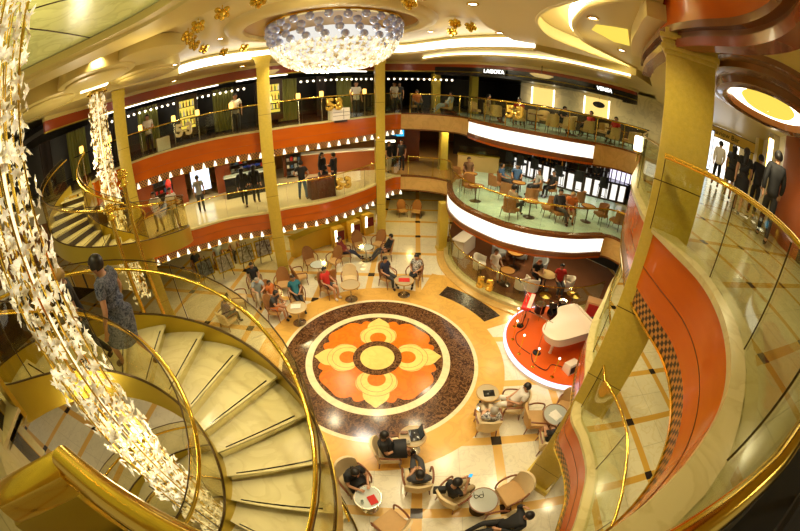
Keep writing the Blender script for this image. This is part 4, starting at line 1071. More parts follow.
# --- group left of the medallion
TAB_STONE.make('cafe_table', 'round table with an open paper in front of the man in teal', 'table', (-3.55, 9.2, 0))
solo('open_paper', MB().box(-.09, 0, .004, .18, .26, .006, 0.2).box(.09, .02, .006, .18, .26, .006, .2), CL['white'], 'open white paper on the table of the man in teal', 'paper', loc=(-3.6, 9.24, .694))
armchair(WICKER, -3.85, 10.25, (.4, -1), 'wicker armchair under the man in teal')
person('man in teal shirt leaning back with legs out beside the round table', 'lean', (-3.85, 10.25, 0), face(.55, -.9), 'tee', 'teal', 'trousers', 'black', skin=1)
armchair(WICKER, -4.5, 9.4, (1, -.1), 'wicker armchair under the dark-shirted person leaning to the paper')
person('person in dark top leaning over the paper on the table', 'fwd', (-4.5, 9.4, 0), face(1, -.1), 'tee', 'charcoal', 'shorts', 'orange', 'short', 'black', 1)
armchair(WICKER, -4.9, 10.3, (1, -.5), 'wicker armchair under the child in orange')
person('child in an orange top seated behind the dark-shirted person', 'sit', (-4.88, 10.3, .0), face(1, -.5), 'tee', 'orange', 'shorts', 'beige', 'short', 'black', 1, scale=.82)
armchair(WICKER, -4.7, 11.15, (.2, -1), 'empty wicker armchair behind the man in teal')
armchair(ARMCHAIR, -5.45, 10.35, (.6, -1), 'cream armchair under the grey-haired person in pale grey')
person('grey-haired person in a pale grey top bent forward', 'fwd', (-5.45, 10.35, 0), face(.5, -1), 'tee', 'lightblue', 'trousers', 'beige', 'short', 'grey', 0)
armchair(ARMCHAIR, -6.0, 11.2, (.5, -1), 'cream armchair under the man in the black T-shirt')
person('man in black printed T-shirt holding something pink on his lap', 'sit', (-6.0, 11.2, 0), face(.5, -1), 'tee', 'black', 'trousers', 'charcoal', skin=1)
armchair(ARMCHAIR, -6.25, 10.0, (1, .3), 'empty cream armchair between the purple guest and the man in the printed T-shirt')
armchair(ARMCHAIR, -6.25, 8.75, (.4, 1), 'cream armchair under the person in purple below the stair glass')
person('person in purple and dark blue seated below the stair glass', 'fwd', (-6.25, 8.75, 0), face(.6, .8), 'tee', 'purple', 'trousers', 'navy', 'short', 'black', 1)
# --- group at the lower edge of the medallion
armchair(ARMCHAIR, -.24, 4.0, (1, .05), 'cream armchair under the woman in black beside the laptop table')
person('woman in black dress seated sideways beside the laptop table', 'cross', (-.22, 4.0, 0), face(1, .0), 'tee', 'black', 'dress', 'black', 'short', 'black', 1)
TAB_STONE.make('cafe_table', 'round table with a black laptop and small items at the medallion rim', 'table', (.32, 4.28, 0), scale=(.86, .86, 1))
def laptop(x, y, z, rz, label, open_=True):
    t = thing('laptop', label, 'laptop', (x, y, z), rz)
    part('keyboard_base', MB().box(0, 0, .010, .33, .23, .018), BLACKGLOSS, t, bevel=.004)
    part('screen_lid', MB().box(0, .155, .105, .33, .012, .21, rx=rad(-22)), BLACKGLOSS, t, bevel=.003)
    part('screen', MB().box(0, .147, .106, .29, .004, .17, rx=rad(-22)), mat('dark_screen', (.05, .07, .09), .1), t)
    return t
laptop(.36, 4.30, .694, rad(-80), 'black laptop open on the round table at the medallion rim')
mb_ = MB().lathe([(.01, 0), (.034, .0), (.04, .08), (.036, .08), (.032, .01)], 16, cap=False)
solo('cup', mb_, CL['white'], 'white cup beside the laptop at the medallion rim', 'cup', loc=(.22, 4.08, .694))
solo('small_purse', MB().box(0, 0, .03, .18, .09, .06), BROWNWOOD, 'brown purse lying beside the laptop at the medallion rim', 'purse', loc=(.12, 4.36, .694), bevel=.02)
armchair(ARMCHAIR, .42, 3.22, (-.05, 1), 'cream armchair under the man seen from behind facing the laptop table')
person('man in grey seen from behind with legs toward the laptop table', 'lean', (.42, 3.26, 0), face(-.05, 1), 'tee', 'charcoal', 'trousers', 'charcoal', skin=1)
armchair(ARMCHAIR, 1.17, 2.80, (.75, .65), 'cream armchair under the person holding up a blue phone')
person('person in black holding up a phone with a blue screen', 'phone', (1.19, 2.82, 0), face(.85, .5), 'tee', 'black', 'trousers', 'khaki', 'short', 'black', 1)
solo('phone', MB().box(0, 0, 0, .075, .012, .15), CYAN, 'phone with a bright blue screen held up by the person in black', 'phone', loc=(1.19 + .30 * .86, 2.82 + .30 * .5, 1.07), bevel=.003)
solo('shoulder_bag', MB().box(0, 0, .12, .28, .12, .24), BLACK, 'black shoulder bag hanging at the chair of the phone holder', 'bag', loc=(.86, 2.86, .50), bevel=.03)
TAB_GREY.make('cafe_table', 'round grey-topped table with a brown rim and black glasses on it', 'table', (1.76, 2.52, 0), scale=(.86, .86, 1))
g_ = MB().tube([(-.05 + .045 * math.cos(rad(20 * k)), .04 * math.sin(rad(20 * k)), 0) for k in range(18)], .006, 6, closed=True).tube([(.06 + .045 * math.cos(rad(20 * k)), .04 * math.sin(rad(20 * k)), 0) for k in range(18)], .006, 6, closed=True).tube([(-.1, 0, 0), (-.09, .12, .0)], .005, 6).tube([(.11, 0, 0), (.1, .12, .0)], .005, 6).tube([(-.01, 0, .004), (.02, 0, .004)], .005, 6)
solo('eyeglasses', g_, BLACKGLOSS, 'black eyeglasses lying on the grey-topped table', 'glasses', loc=(1.66, 2.62, .638))
armchair(ARMCHAIR, 2.5, 2.72, (-.93, -.36), 'empty tan-seated armchair facing the grey-topped table', mats={'seat': UPH_T})
armchair(ARMCHAIR, 2.1, 1.86, (-1, -.05), 'cream armchair under the reclining man in a black suit')
person('man in black suit and glasses reclining with an arm raised to his head', 'recl', (2.1, 1.86, 0), face(-1, .05), 'long', 'black', 'trousers', 'black', skin=1)
TAB_GLASS.make('cafe_table', 'round glass table with a red book below the stair railing', 'table', (-.62, 2.66, 0), scale=(.82, .82, 1))
solo('red_book', MB().box(0, 0, .012, .17, .22, .024, .5), CL['red'], 'red book on the glass table below the stair railing', 'book', loc=(-.52, 2.60, .666), bevel=.003)
solo('drinking_glass', MB().lathe([(.03, 0), (.034, .12), (.031, .12), (.028, .01), (.01, .006)], 14, cap=False), GLASSTOP, 'clear drinking glass beside the red book', 'glass', loc=(-.72, 2.52, .666))
armchair(ARMCHAIR, -1.0, 3.22, (.6, -.75), 'cream armchair under the woman beside the red book')
person('woman with dark hair and bare arms reaching to the red book', 'fwd', (-.98, 3.2, 0), face(.6, -.75), 'tee', 'black', 'skirt', 'black', 'bun', 'black', 1)
armchair(ARMCHAIR, -.12, 2.12, (-.6, .6), 'empty tan armchair at the foot of the near stair railing', mats={'seat': UPH_T})
# --- group between medallion and stage
TAB_STONE.make('cafe_table', 'round table with a black tablet between the medallion and the stage', 'table', (2.30, 5.55, 0), scale=(.85, .85, 1))
solo('tablet', MB().box(0, 0, .008, .30, .21, .016), BLACKGLOSS, 'black tablet on the table between the medallion and the stage', 'tablet', loc=(2.32, 5.52, .686), bevel=.004)
armchair(ARMCHAIR, 2.22, 4.82, (.05, 1), 'cream armchair under the person in black-and-white pattern')
person('person in black-and-white patterned clothes seated with their back to the stairs', 'lean', (2.22, 4.84, 0), face(.05, 1), 'tee', 'zebra', 'trousers', 'beige', 'short', 'grey', 0)
armchair(ARMCHAIR, 3.02, 5.32, (-1, .15), 'cream armchair under the dark-haired person in white')
person('dark-haired person in white clothes reclining with a white tablet', 'lean', (3.0, 5.32, 0), face(-1, .15), 'tee', 'white', 'trousers', 'white', 'short', 'black', 1)
armchair(ARMCHAIR, 3.52, 4.76, (1, -.15), 'empty brown-seated armchair beside the table with papers', mats={'seat': UPH_T, 'backrest': UPH_T})
armchair(ARMCHAIR, 4.55, 4.95, (-.6, -.8), 'empty brown armchair half hidden behind the orange middle deck front', mats={'seat': UPH_T, 'backrest': UPH_T})
TAB_GREY.make('cafe_table', 'round grey table with white papers beside the big pillar', 'table', (4.02, 4.62, 0))
solo('white_papers', MB().box(0, 0, .003, .21, .29, .005, .6).box(.05, .03, .008, .21, .29, .005, .4), CL['white'], 'white papers on the grey table beside the big pillar', 'paper', loc=(3.96, 4.58, .634))
armchair(ARMCHAIR, 3.74, 3.96, (.2, 1), 'cream armchair under the person half hidden by the big pillar')
person('person in black with bare legs half hidden by the big pillar', 'sit', (3.74, 3.98, 0), face(.1, 1), 'tee', 'black', 'shorts', 'black', 'short', 'black', 1)
# ------------------------------------------------------------------ helper: lettering as a mesh
def text_mesh(body, size, ext, m, bev=0.0):
    cu = bpy.data.curves.new('lettering', 'FONT'); cu.body = body; cu.size = size; cu.extrude = ext; cu.bevel_depth = bev; cu.align_x = 'CENTER'; cu.align_y = 'CENTER'; cu.resolution_u = 4
    o = bpy.data.objects.new('lettering', cu); COL.objects.link(o)
    bpy.context.view_layer.update()
    me = bpy.data.meshes.new_from_object(o.evaluated_get(bpy.context.evaluated_depsgraph_get()))
    bpy.data.objects.remove(o); bpy.data.curves.remove(cu)
    me.transform(Matrix.Rotation(PI / 2, 4, 'X')); me.materials.clear(); me.materials.append(m)
    return me
BALLOON_GOLD = mat('gold_foil', (0.95, 0.62, 0.10), .22, .7, .15, 6)
BALLOON_PALE = mat('pale_gold_foil', (0.85, 0.76, 0.42), .25, .6, .15, 6)
def number_sign(label, x, y, z, rz, m, size=.62):
    t = thing('number_balloon', label, 'balloon', (x, y, z), rz, 'number balloons tied to the balustrades')
    for i, ch_ in enumerate('53'):
        o = link('digit', text_mesh(ch_, size, .05, m, .035), t, ((i - .5) * size * .62, 0, 0))
    part('star', MB().lathe([(.11, -.03), (.13, 0), (.11, .03)], 12, (0, -.02, -.02)), m, t)
number_sign('pale gold foil numerals 53 on the upper lounge balustrade between the first two slim pillars', -7.75, 10.75, 7.0, rad(35), BALLOON_PALE)
number_sign('gold foil numerals 53 on the upper lounge balustrade before the man in white', -2.55, 13.35, 7.05, rad(38), BALLOON_GOLD)
number_sign('gold foil numerals 53 on the boutique balustrade next to the dark table', -2.3, 13.42, 3.78, rad(40), BALLOON_GOLD)
number_sign('gold foil numerals 53 on the glass of the lowest lounge', 3.2, 10.62, .78, rad(-38), BALLOON_GOLD)
number_sign('gold foil numerals 53 on the upper cafe terrace glass', 4.15, 12.4, 7.0, rad(-35), BALLOON_GOLD)

# ------------------------------------------------------------------ middle deck bar terrace
def stoolrow(): pass
BAR = [(6.4, 18.6), (7.3, 17.4), (8.6, 15.9), (10.2, 14.9), (11.6, 14.4)]
bt = thing('bar_counter', 'long dark bar counter with white lit front panels on the middle deck', 'bar counter', (7.3, 17.4, Z2))
BARE = spline(BAR, 6)
part('counter_body', MB().wall(BARE, Z2, Z2 + 1.02, .5), DARKWOOD, bt, world=True)
part('worktop', MB().wall(offset(BARE, -.12), Z2 + 1.02, Z2 + 1.08, .75), BLACKGLOSS, bt, world=True)
pb_ = resample(BARE, .5)
for k in range(0, len(pb_) - 1):
    a, c = pb_[k], pb_[k + 1]
    a2, c2 = lerp(a, c, .12), lerp(a, c, .78)
    part('lit_panel', MB().wall(offset([a2, c2], -.03), Z2 + .12, Z2 + .95, .03), BARLIT, bt, world=True)
sh = thing('back_bar_shelf', 'tall dark back-bar shelving with glinting bottles behind the bar counter', 'shelf', (9.5, 17.6, Z2))
SHE = offset(BARE, 1.7)
part('back_panel', MB().wall(SHE, Z2, Z2 + 2.3, .1), DARKWOOD, sh, world=True)
for k in range(4): part('shelf_board', MB().wall(offset(SHE, -.22), Z2 + .9 + .35 * k, Z2 + .93 + .35 * k, .22), DARKWOOD, sh, world=True)
BOTM = [mat('amber_bottle', (0.55, 0.22, 0.03), .1, 0, .2, 3, emit=.25), mat('green_bottle', (0.08, 0.22, 0.06), .1), mat('clear_bottle', (0.75, 0.76, 0.70), .1, 0, .1, 3, emit=.15), mat('dark_bottle', (0.03, 0.02, 0.02), .1)]  # amber and clear bottles carry weak emission as a painted glint
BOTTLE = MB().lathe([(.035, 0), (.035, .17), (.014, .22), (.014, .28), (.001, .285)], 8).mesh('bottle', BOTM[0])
def bottles(E, z, step, group, label):
    for p in resample(E, step):
        if rng.random() < .12: continue
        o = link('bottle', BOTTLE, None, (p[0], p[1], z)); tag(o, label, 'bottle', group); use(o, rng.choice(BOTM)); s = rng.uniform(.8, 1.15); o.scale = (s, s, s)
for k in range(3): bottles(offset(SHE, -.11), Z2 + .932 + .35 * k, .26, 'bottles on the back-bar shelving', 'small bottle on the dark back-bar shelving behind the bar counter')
for k, f in enumerate((.05, .19, .33, .47, .61, .75)):
    i = int(f * (len(BARE) - 1)); p = offset(BARE, -.55)[i]; q = BARE[i]
    STOOL.make('bar_stool', ['black bar stool at the far end of the lit bar counter', 'second black bar stool from the far end of the lit bar', 'third black bar stool from the far end of the lit bar', 'fourth black bar stool from the far end of the lit bar', 'fifth black bar stool from the far end of the lit bar', 'black bar stool at the near end of the lit bar counter'][k], 'stool', (p[0], p[1], Z2), face(q[0] - p[0], q[1] - p[1]), 'bar stools along the lit counter', scale=1.12)
BR = {'seat': UPH_B, 'backrest': UPH_B}
for x, y, d, lab in ((2.95, 14.3, (.1, -1), 'brown tub chair with its back to the guest in brown on the bar terrace'), (2.75, 15.7, (1, -.4), 'brown tub chair in the corner by the straight tan front'), (4.25, 14.75, (1, 0), 'brown tub chair behind the two men in blue'), (4.45, 13.5, (.6, .8), 'tan tub chair with its back to the terrace glass, beside the orange table'),
                     (5.4, 12.9, (.3, 1), 'wide brown tub chair in the middle of the bar terrace'), (5.75, 11.8, (-1, .2), 'high brown tub chair beside the couple at the glass'), (3.98, 11.4, (1, .5), 'brown tub chair at the terrace glass next to the guest in dark trousers'), (8.15, 11.5, (-1, 0), 'dark brown tub chair near the stone end of the terrace'), (8.6, 10.9, (-.6, 1), 'brown tub chair against the stone end of the terrace'), (6.9, 12.6, (-.2, 1), 'brown tub chair between the couple and the bar stools'), (7.9, 13.2, (-.5, .8), 'brown tub chair next to the middle bar stools')):
    armchair(TUB, x, y, d, lab, Z2, BR, name='tub_chair')
for x, y, lab in ((3.05, 13.2, 'round wood table at the narrow end of the bar terrace'), (5.2, 14.1, 'orange wood table between the men in blue and the guest in grey'), (4.86, 11.6, 'round wood table close to the terrace glass with a white napkin'), (7.42, 11.5, 'round wood table beside the couple on the bar terrace'), (3.2, 15.2, 'round wood table by the guest in brown')):
    TAB_WOOD.make('cafe_table', lab, 'table', (x, y, Z2))
for x, y, pose, d, top, tc, bc, hc, lab in ((3.25, 15.95, 'sit', (0, -1), 'tee', 'brown', 'charcoal', 'brown', 'person in brown seated facing the atrium at the end of the bar terrace'),
        (4.75, 15.1, 'sit', (.8, -.6), 'tee', 'blue', 'charcoal', 'black', 'man in blue shirt seated at the orange table, the nearer to the tan front'), (5.45, 15.2, 'sit', (-.3, -1), 'tee', 'blue', 'charcoal', 'black', 'man in blue shirt seated behind the orange table'),
        (6.2, 14.4, 'sit', (-1, -.2), 'tee', 'grey', 'charcoal', 'brown', 'person in grey seated before the lit bar'), (7.0, 14.45, 'sit', (-1, -.5), 'tee', 'black', 'black', 'black', 'person in black seated before the lit bar'),
        (4.15, 11.5, 'cross', (1, .4), 'tee', 'khaki', 'charcoal', 'black', 'guest in dark trousers at the terrace glass'), (6.55, 11.5, 'fwd', (-.3, -1), 'tee', 'orange', 'red', 'blond', 'bald man in orange-brown top with bare legs seated at the terrace glass'), (6.0, 11.35, 'cross', (.1, -1), 'long', 'charcoal', 'charcoal', 'black', 'companion in dark clothes beside the man with bare legs')):
    person(lab, pose, (x, y, Z2), face(*d), top, tc, 'shorts' if tc == 'orange' else 'trousers', bc, 'short', hc, 1)
    if pose in ('sit', 'fwd', 'cross') and (x, y) not in ((4.15, 11.5),):
        armchair(TUB, x, y, d, 'brown tub chair under the ' + ('second ' if 'behind the orange' in lab else '') + lab.replace('person ', 'guest ').split(' seated')[0], Z2, BR, name='tub_chair')
BB = offset(BARE, 1.08)
for (x, y), lab in ((BB[8], 'bartender in black behind the lit bar, by the waiter station'), (BB[17], 'bartender in black behind the middle of the lit bar')):
    person(lab, 'hold', (x, y, Z2), face(-.6, -1), 'long', 'black', 'trousers', 'black', 'short', 'black', 1)
bd = thing('backlit_display', 'pale violet backlit display with dark bars past the end of the lit bar', 'display', (11.95, 15.4, Z2 + 1.25), rad(-40))
part('lit_face', MB().box(0, 0, 0, 1.6, .06, .5), glow('violet_white_display', (.86, .80, 1.0), 1.6), bd)
for k in range(6): part('bar', MB().box(-.7 + .28 * k, -.04, 0, .07, .03, .5), BRONZE, bd)
part('shelf', MB().box(0, .05, -.3, 1.7, .3, .06), DARKWOOD, bd); part('post', MB().box(0, .12, -.78, .3, .15, .94), DARKWOOD, bd)
st_ = thing('staff_station', 'pale wooden waiter station with glass screens at the corner of the bar terrace', 'counter', (4.3, 18.6, Z2), rad(-12))
part('body', MB().box(0, 0, .45, 2.3, .5, .9), mat('pale_wood', (0.66, 0.44, 0.16), .3, 0, .2, 2), st_, bevel=.02)
part('glass_screen', MB().box(0, -.2, 1.15, 2.2, .02, .5), GLASS_G, st_)
part('worktop', MB().box(0, 0, .92, 2.36, .56, .05), GOLD_SATIN, st_, bevel=.01)

# ------------------------------------------------------------------ lowest lounge under the terrace
LE = spline([(2.3, 15.5), (2.15, 13.9), (2.4, 12.6), (3.15, 11.25), (4.2, 10.3), (5.2, 9.75), (6.3, 9.58), (7.4, 9.7), (8.3, 10.0)], 6)
lz = .15
sbox('floor_lounge', MB().slab(LE + [(10.5, 11.5), (10.5, 13), (7.5, 16.4), (3.2, 19)], 0, lz), mat('red_brown_lounge_floor', (0.22, 0.09, 0.04), .2, 0, .3, 1.5), 'red-brown raised floor of the lowest lounge under the lit terrace', 'floor', smooth=False)
t = trim('cream stone curb around the lowest lounge')
part('curb', MB().wall(offset(LE, -.10), 0, .19, .34), CURB, t)
part('step', MB().wall(offset(LE, -.45), 0, .05, .36), TANSTONE, t)
railing('curved glass balustrade with gold rail around the lowest lounge', LE, .19, 1.0, .1, 1.4, .02)
for x, y, d, lab in ((3.45, 12.7, (.6, -.6), 'white barrel chair at the glass edge of the lowest lounge'), (4.9, 11.15, (-.4, 1), 'white barrel chair behind the lounge glass beside the small dark table'), (5.3, 11.0, (.2, 1), 'white barrel chair behind the woman with auburn hair'), (6.95, 11.0, (-1, .3), 'white barrel chair past the person in red')):
    armchair(BARREL, x, y, d, lab, lz, name='barrel_chair')
for x, y, d, lab in ((4.6, 13.8, (.4, -1), 'grey barrel chair at the dark wall of the lowest lounge'), (6.1, 12.35, (-1, -.2), 'grey barrel chair beside the dark red table'), (5.6, 13.6, (-.3, -1), 'grey barrel chair behind the dark red table')):
    armchair(BARREL, x, y, d, lab, lz, {'seat': CL['grey'], 'backrest': CL['grey']}, name='barrel_chair', scale=1.15)
TAB_WOOD.make('cafe_table', 'dark red round table among grey barrel chairs in the lowest lounge', 'table', (5.1, 12.95, lz), scale=1.2)
TAB_WOOD.make('cafe_table', 'small round table with red cloth by the man in white in the lowest lounge', 'table', (4.35, 11.6, lz))
TAB_TAN.make('cafe_table', 'tan covered table between the woman in red and the drums', 'table', (6.0, 11.25, lz))
person('man in white shirt seated at the lowest lounge glass', 'sit', (4.0, 12.2, lz), face(.3, -1), 'tee', 'white', 'trousers', 'beige', 'short', 'brown', 1)
person('woman with auburn hair in dark clothes seated behind the lounge glass', 'fwd', (5.65, 11.65, lz), face(.1, -1), 'tee', 'black', 'trousers', 'black', 'long', 'red', 0)
person('person in red seated behind the stage in the lowest lounge', 'sit', (6.55, 11.0, lz), face(-.2, -1), 'tee', 'red', 'trousers', 'charcoal', 'short', 'black', 1)
dk = thing('lounge_desk', 'white glossy angular desk at the far end of the lowest lounge', 'desk', (3.05, 14.5, lz), rad(-35))
part('body', MB().box(0, 0, .42, .55, 1.5, .84, taper=.9), WHITE, dk, bevel=.03); part('worktop', MB().box(0, 0, .86, .65, 1.65, .05), WHITE, dk, bevel=.015)

# ------------------------------------------------------------------ stage
SC = (5.5, 7.8)
sg = thing('stage', 'round low orange stage with a lilac glowing rim', 'stage', (*SC, 0))
STC = mat('orange_stage_carpet', (0.78, 0.12, 0.006), .5, 0, .12, 6)
part('platform', MB().lathe([(2.08, 0), (2.08, .26), (.01, .26)], 72), WHITE, sg)
part('carpet', MB().lathe([(2.04, .262), (2.04, .275), (.01, .275)], 72), STC, sg)
part('rim_light', MB().lathe([(2.08, .14), (2.11, .15), (2.11, .25), (2.08, .28), (2.04, .28)], 72, cap=False), LILAC, sg)
SZ = .275
pn = thing('grand_piano', 'white grand piano with closed lid on the orange stage', 'piano', (6.32, 7.95, SZ), face(-1, -.22))
outl = spline([(-.74, 0), (-.74, .8), (-.74, 1.45), (-.66, 1.80), (-.40, 1.98), (-.12, 1.95), (.10, 1.72), (.22, 1.35), (.40, 1.02), (.66, .82), (.74, .55), (.74, 0)], 5)
part('case', MB().slab(outl, .62, .92), WHITE, pn, bevel=.012)
part('lid', MB().slab([(x * 1.03, y * 1.015 + .12) for x, y in outl if y > -.01], .925, .955), WHITE, pn, bevel=.01)
part('music_desk', MB().box(0, .16, 1.0, .9, .03, .16, rx=rad(-20)), WHITE, pn, bevel=.005)
kb = part('keyboard_shelf', MB().box(0, -.12, .68, 1.48, .30, .08), WHITE, pn, bevel=.012)
part('white_keys', MB().box(0, -.14, .735, 1.24, .15, .025), CL['white'], kb)
b = MB()
for k in range(36):
    if k % 7 in (2, 6): continue
    b.box(-.60 + k * .0345, -.11, .755, .016, .09, .02)
part('black_keys', b, BLACKGLOSS, kb)
for x, y in ((-.6, .12), (.6, .12), (-.3, 1.6)): part('leg', MB().tube([(x, y, .62), (x, y, .05), (x, y, 0)], .06, 10, rs=[.075, .045, .06]), WHITE, pn)
part('pedal_lyre', MB().box(0, .25, .33, .2, .05, .58).box(0, .18, .06, .26, .2, .04), GOLD_SATIN, pn)
bn = thing('piano_bench', 'black bench at the keyboard of the white piano', 'bench', (6.9, 8.05, SZ), face(-1, -.22))
part('seat', MB().box(0, 0, .46, .75, .34, .08), BLACK, bn, bevel=.02)
leg4(type('q', (), {'add': lambda s, n, mb, m: part(n, mb, m, bn)})(), .32, .13, .42, .02, BLACKGLOSS, 0, 0)
mo = thing('stage_monitor', 'white wedge loudspeaker at the front edge of the orange stage', 'loudspeaker', (5.25, 6.45, SZ), rad(20))
mo_b = MB().add([(-.24, -.18, 0), (.24, -.18, 0), (.24, .18, 0), (-.24, .18, 0), (-.22, -.10, .36), (.22, -.10, .36), (.22, .17, .30), (-.22, .17, .30)], [(3, 2, 1, 0), (4, 5, 6, 7), (0, 1, 5, 4), (1, 2, 6, 5), (2, 3, 7, 6), (3, 0, 4, 7)])
part('cabinet', mo_b, WHITE, mo, bevel=.015); part('grille', MB().box(0, -.155, .17, .38, .01, .22, rx=rad(-12)), BLACK, mo)
def cable(label, pts): solo('cable', MB().tube(spline(pts, 6), .014, 6), BLACK, label, 'cable')
cable('black cable looping from the wedge loudspeaker over the orange stage', [(5.1, 6.55, SZ + .02), (4.7, 6.75, SZ + .02), (4.4, 6.55, SZ + .02), (4.1, 6.9, SZ + .02), (4.15, 7.3, SZ + .02)])
cable('black cable winding from the microphone stand to the drums', [(4.1, 7.3, SZ + .02), (3.8, 7.8, SZ + .02), (3.9, 8.3, SZ + .02), (4.3, 8.6, SZ + .02), (4.6, 9.1, SZ + .02)])
def mic(label, x, y, rz):
    t = thing('microphone_stand', label, 'microphone stand', (x, y, SZ), rz)
    part('base', MB().lathe([(.14, 0), (.14, .02), (.02, .03)], 18), BLACKGLOSS, t); part('pole', MB().tube([(0, 0, .02), (0, 0, 1.35)], .013, 8), STEEL, t)
    part('boom', MB().tube([(0, -.2, 1.28), (0, .45, 1.48)], .009, 6), STEEL, t); part('microphone', MB().tube([(0, .45, 1.48), (0, .56, 1.51), (0, .62, 1.53)], .02, 8, rs=[.014, .018, .028]), BLACK, t)
mic('chrome microphone stand at the front of the orange stage', 4.35, 7.35, 1.2)
mic('chrome microphone stand beside the red keyboard', 4.15, 8.75, .3)
dr = thing('drum_kit', 'dark drum kit with cymbals at the back of the orange stage', 'drums', (5.55, 9.15, SZ), rad(180))
def drum(nm, x, y, z, r, h, tilt=0):
    b = MB().lathe([(r, -h / 2), (r, h / 2)], 22); M_ = Matrix.Translation((x, y, z)) @ Matrix.Rotation(tilt, 4, 'X'); b.v = [tuple(M_ @ Vector(v)) for v in b.v]
    d = part(nm, b, BLACKGLOSS, dr); c = MB().lathe([(.01, h / 2 + .003), (r * .96, h / 2 + .003), (r * 1.02, h / 2 - .01), (r * 1.02, h / 2 - .03)], 22, cap=False); c.v = [tuple(M_ @ Vector(v)) for v in c.v]
    part('drum_head', c, STEEL, d)
drum('bass_drum', 0, .25, .30, .28, .4, PI / 2); drum('floor_tom', .5, -.15, .34, .2, .36); drum('snare', -.42, -.2, .52, .17, .14); drum('tom', -.18, .2, .72, .14, .2, .3); drum('tom', .2, .2, .72, .15, .22, .3)
for x, y, z in ((-.62, .15, 1.05), (.62, .2, 1.12), (-.75, -.25, .85)):
    cy = part('cymbal_stand', MB().tube([(x, y, 0), (x, y, z)], .012, 6), STEEL, dr); part('cymbal', MB().lathe([(.01, z + .03), (.05, z + .02), (.22, z)], 22, (x, y, 0), cap=False), GOLD, cy)
dst = thing('drum_stool', 'round black drummer stool behind the drum kit', 'stool', (5.5, 9.72, .28))
kbd = thing('red_keyboard', 'red keyboard on a stand at the far edge of the orange stage', 'keyboard', (4.35, 8.95, SZ), rad(60))
part('body', MB().box(0, 0, .88, 1.05, .34, .10), mat('glossy_red', (0.72, 0.03, 0.02), .2, 0, .1, 3), kbd, bevel=.02); part('keys', MB().box(0, -.08, .935, .9, .14, .015), CL['white'], kbd)
part('stand', MB().tube([(-.4, 0, .83), (.3, 0, 0)], .018, 8).tube([(.4, 0, .83), (-.3, 0, 0)], .018, 8), BLACKGLOSS, kbd)
bpy.data.objects.remove(dst)
for k, a in enumerate((150, 172, 194, 216, 238)):
    p_ = thing('stage_post', 'slim orange-gold post of the row along the front edge of the stage', 'post', (SC[0] + 1.82 * math.cos(rad(a)), SC[1] + 1.82 * math.sin(rad(a)), SZ), 0, 'slim posts along the stage edge')
    part('post', MB().tube([(0, 0, 0), (0, 0, .75)], .016, 8), GOLD, p_); part('foot', MB().lathe([(.06, 0), (.06, .012), (.018, .02)], 14), GOLD, p_); part('lamp_head', MB().sphere((0, 0, .78), .035, 10), LAMPW, p_)
cab = thing('red_cabinet', 'red and tan cabinet standing behind the white piano', 'cabinet', (7.2, 8.9, .02), rad(-30))
part('body', MB().box(0, 0, .55, .7, .45, 1.1), mat('tan_cabinet', (0.66, 0.40, 0.18), .4, 0, .1, 3), cab, bevel=.02); part('red_front', MB().box(0, -.235, .55, .6, .02, .95), CL['red'], cab)

# ------------------------------------------------------------------ boutiques on the middle deck
def screen(label, x, y, z, rz, w, h, m, name='display_screen'):
    t = thing(name, label, 'screen', (x, y, z), rz)
    part('frame', MB().box(0, 0, 0, w + .14, .08, h + .14), BRONZE, t, bevel=.015); part('screen', MB().box(0, -.045, 0, w, .01, h), m, t)
screen('tall white lit display behind the man in grey', -9.9, 14.6, Z2 + 1.2, rad(35), 1.0, 1.6, WHITESCREEN)
screen('blue display screen above the dark boutique counter', -7.6, 16.1, Z2 + 1.75, rad(25), .95, .7, BLUE)
screen('small cyan screen on the orange wall behind the third slim pillar', -.15, 20.3, Z2 + 2.0, rad(5), .65, .8, CYAN)
pw = structure('wall_boutique', 'brown wood wall pieces between the boutiques', 'wall')
for x, y, a, w in ((-10.9, 14.0, 40, .7), (-8.9, 15.3, 32, .8), (-12.0, 12.4, 55, 1.0), (-6.1, 17.6, 22, .5), (.3, 20.7, 0, 1.6)):
    part('panel', MB().box(x, y, (Z2 + Z3 - .65) / 2, w, .3, Z3 - .65 - Z2, rad(a)), mat('orange_brown_wood', (0.46, 0.17, 0.03), .25, 0, .25, 1.5) if False else REDWOOD, pw)
SHELFSTUFF = [CL['white'], CL['black'], CL['beige'], CL['charcoal'], BROWNWOOD, CL['grey'], CL['red'], CL['blue']]
def rack(label, x, y, rz, w, h, seed):
    q = random.Random(seed); t = thing('display_rack', label, 'display rack', (x, y, Z2), rz)
    part('back_panel', MB().box(0, .14, h / 2, w, .03, h), DARKWOOD, t)
    for sx in (-w / 2, w / 2): part('side_panel', MB().box(sx, 0, h / 2, .03, .3, h), DARKWOOD, t)
    for k in range(5): part('shelf', MB().box(0, 0, .15 + k * (h - .2) / 5, w, .3, .025), DARKWOOD, t)
    return [(t, k, i) for k in range(5) for i in range(4)]
BOX = MB().box(0, 0, .09, .16, .16, .18).mesh('boxed_item', CL['white'])
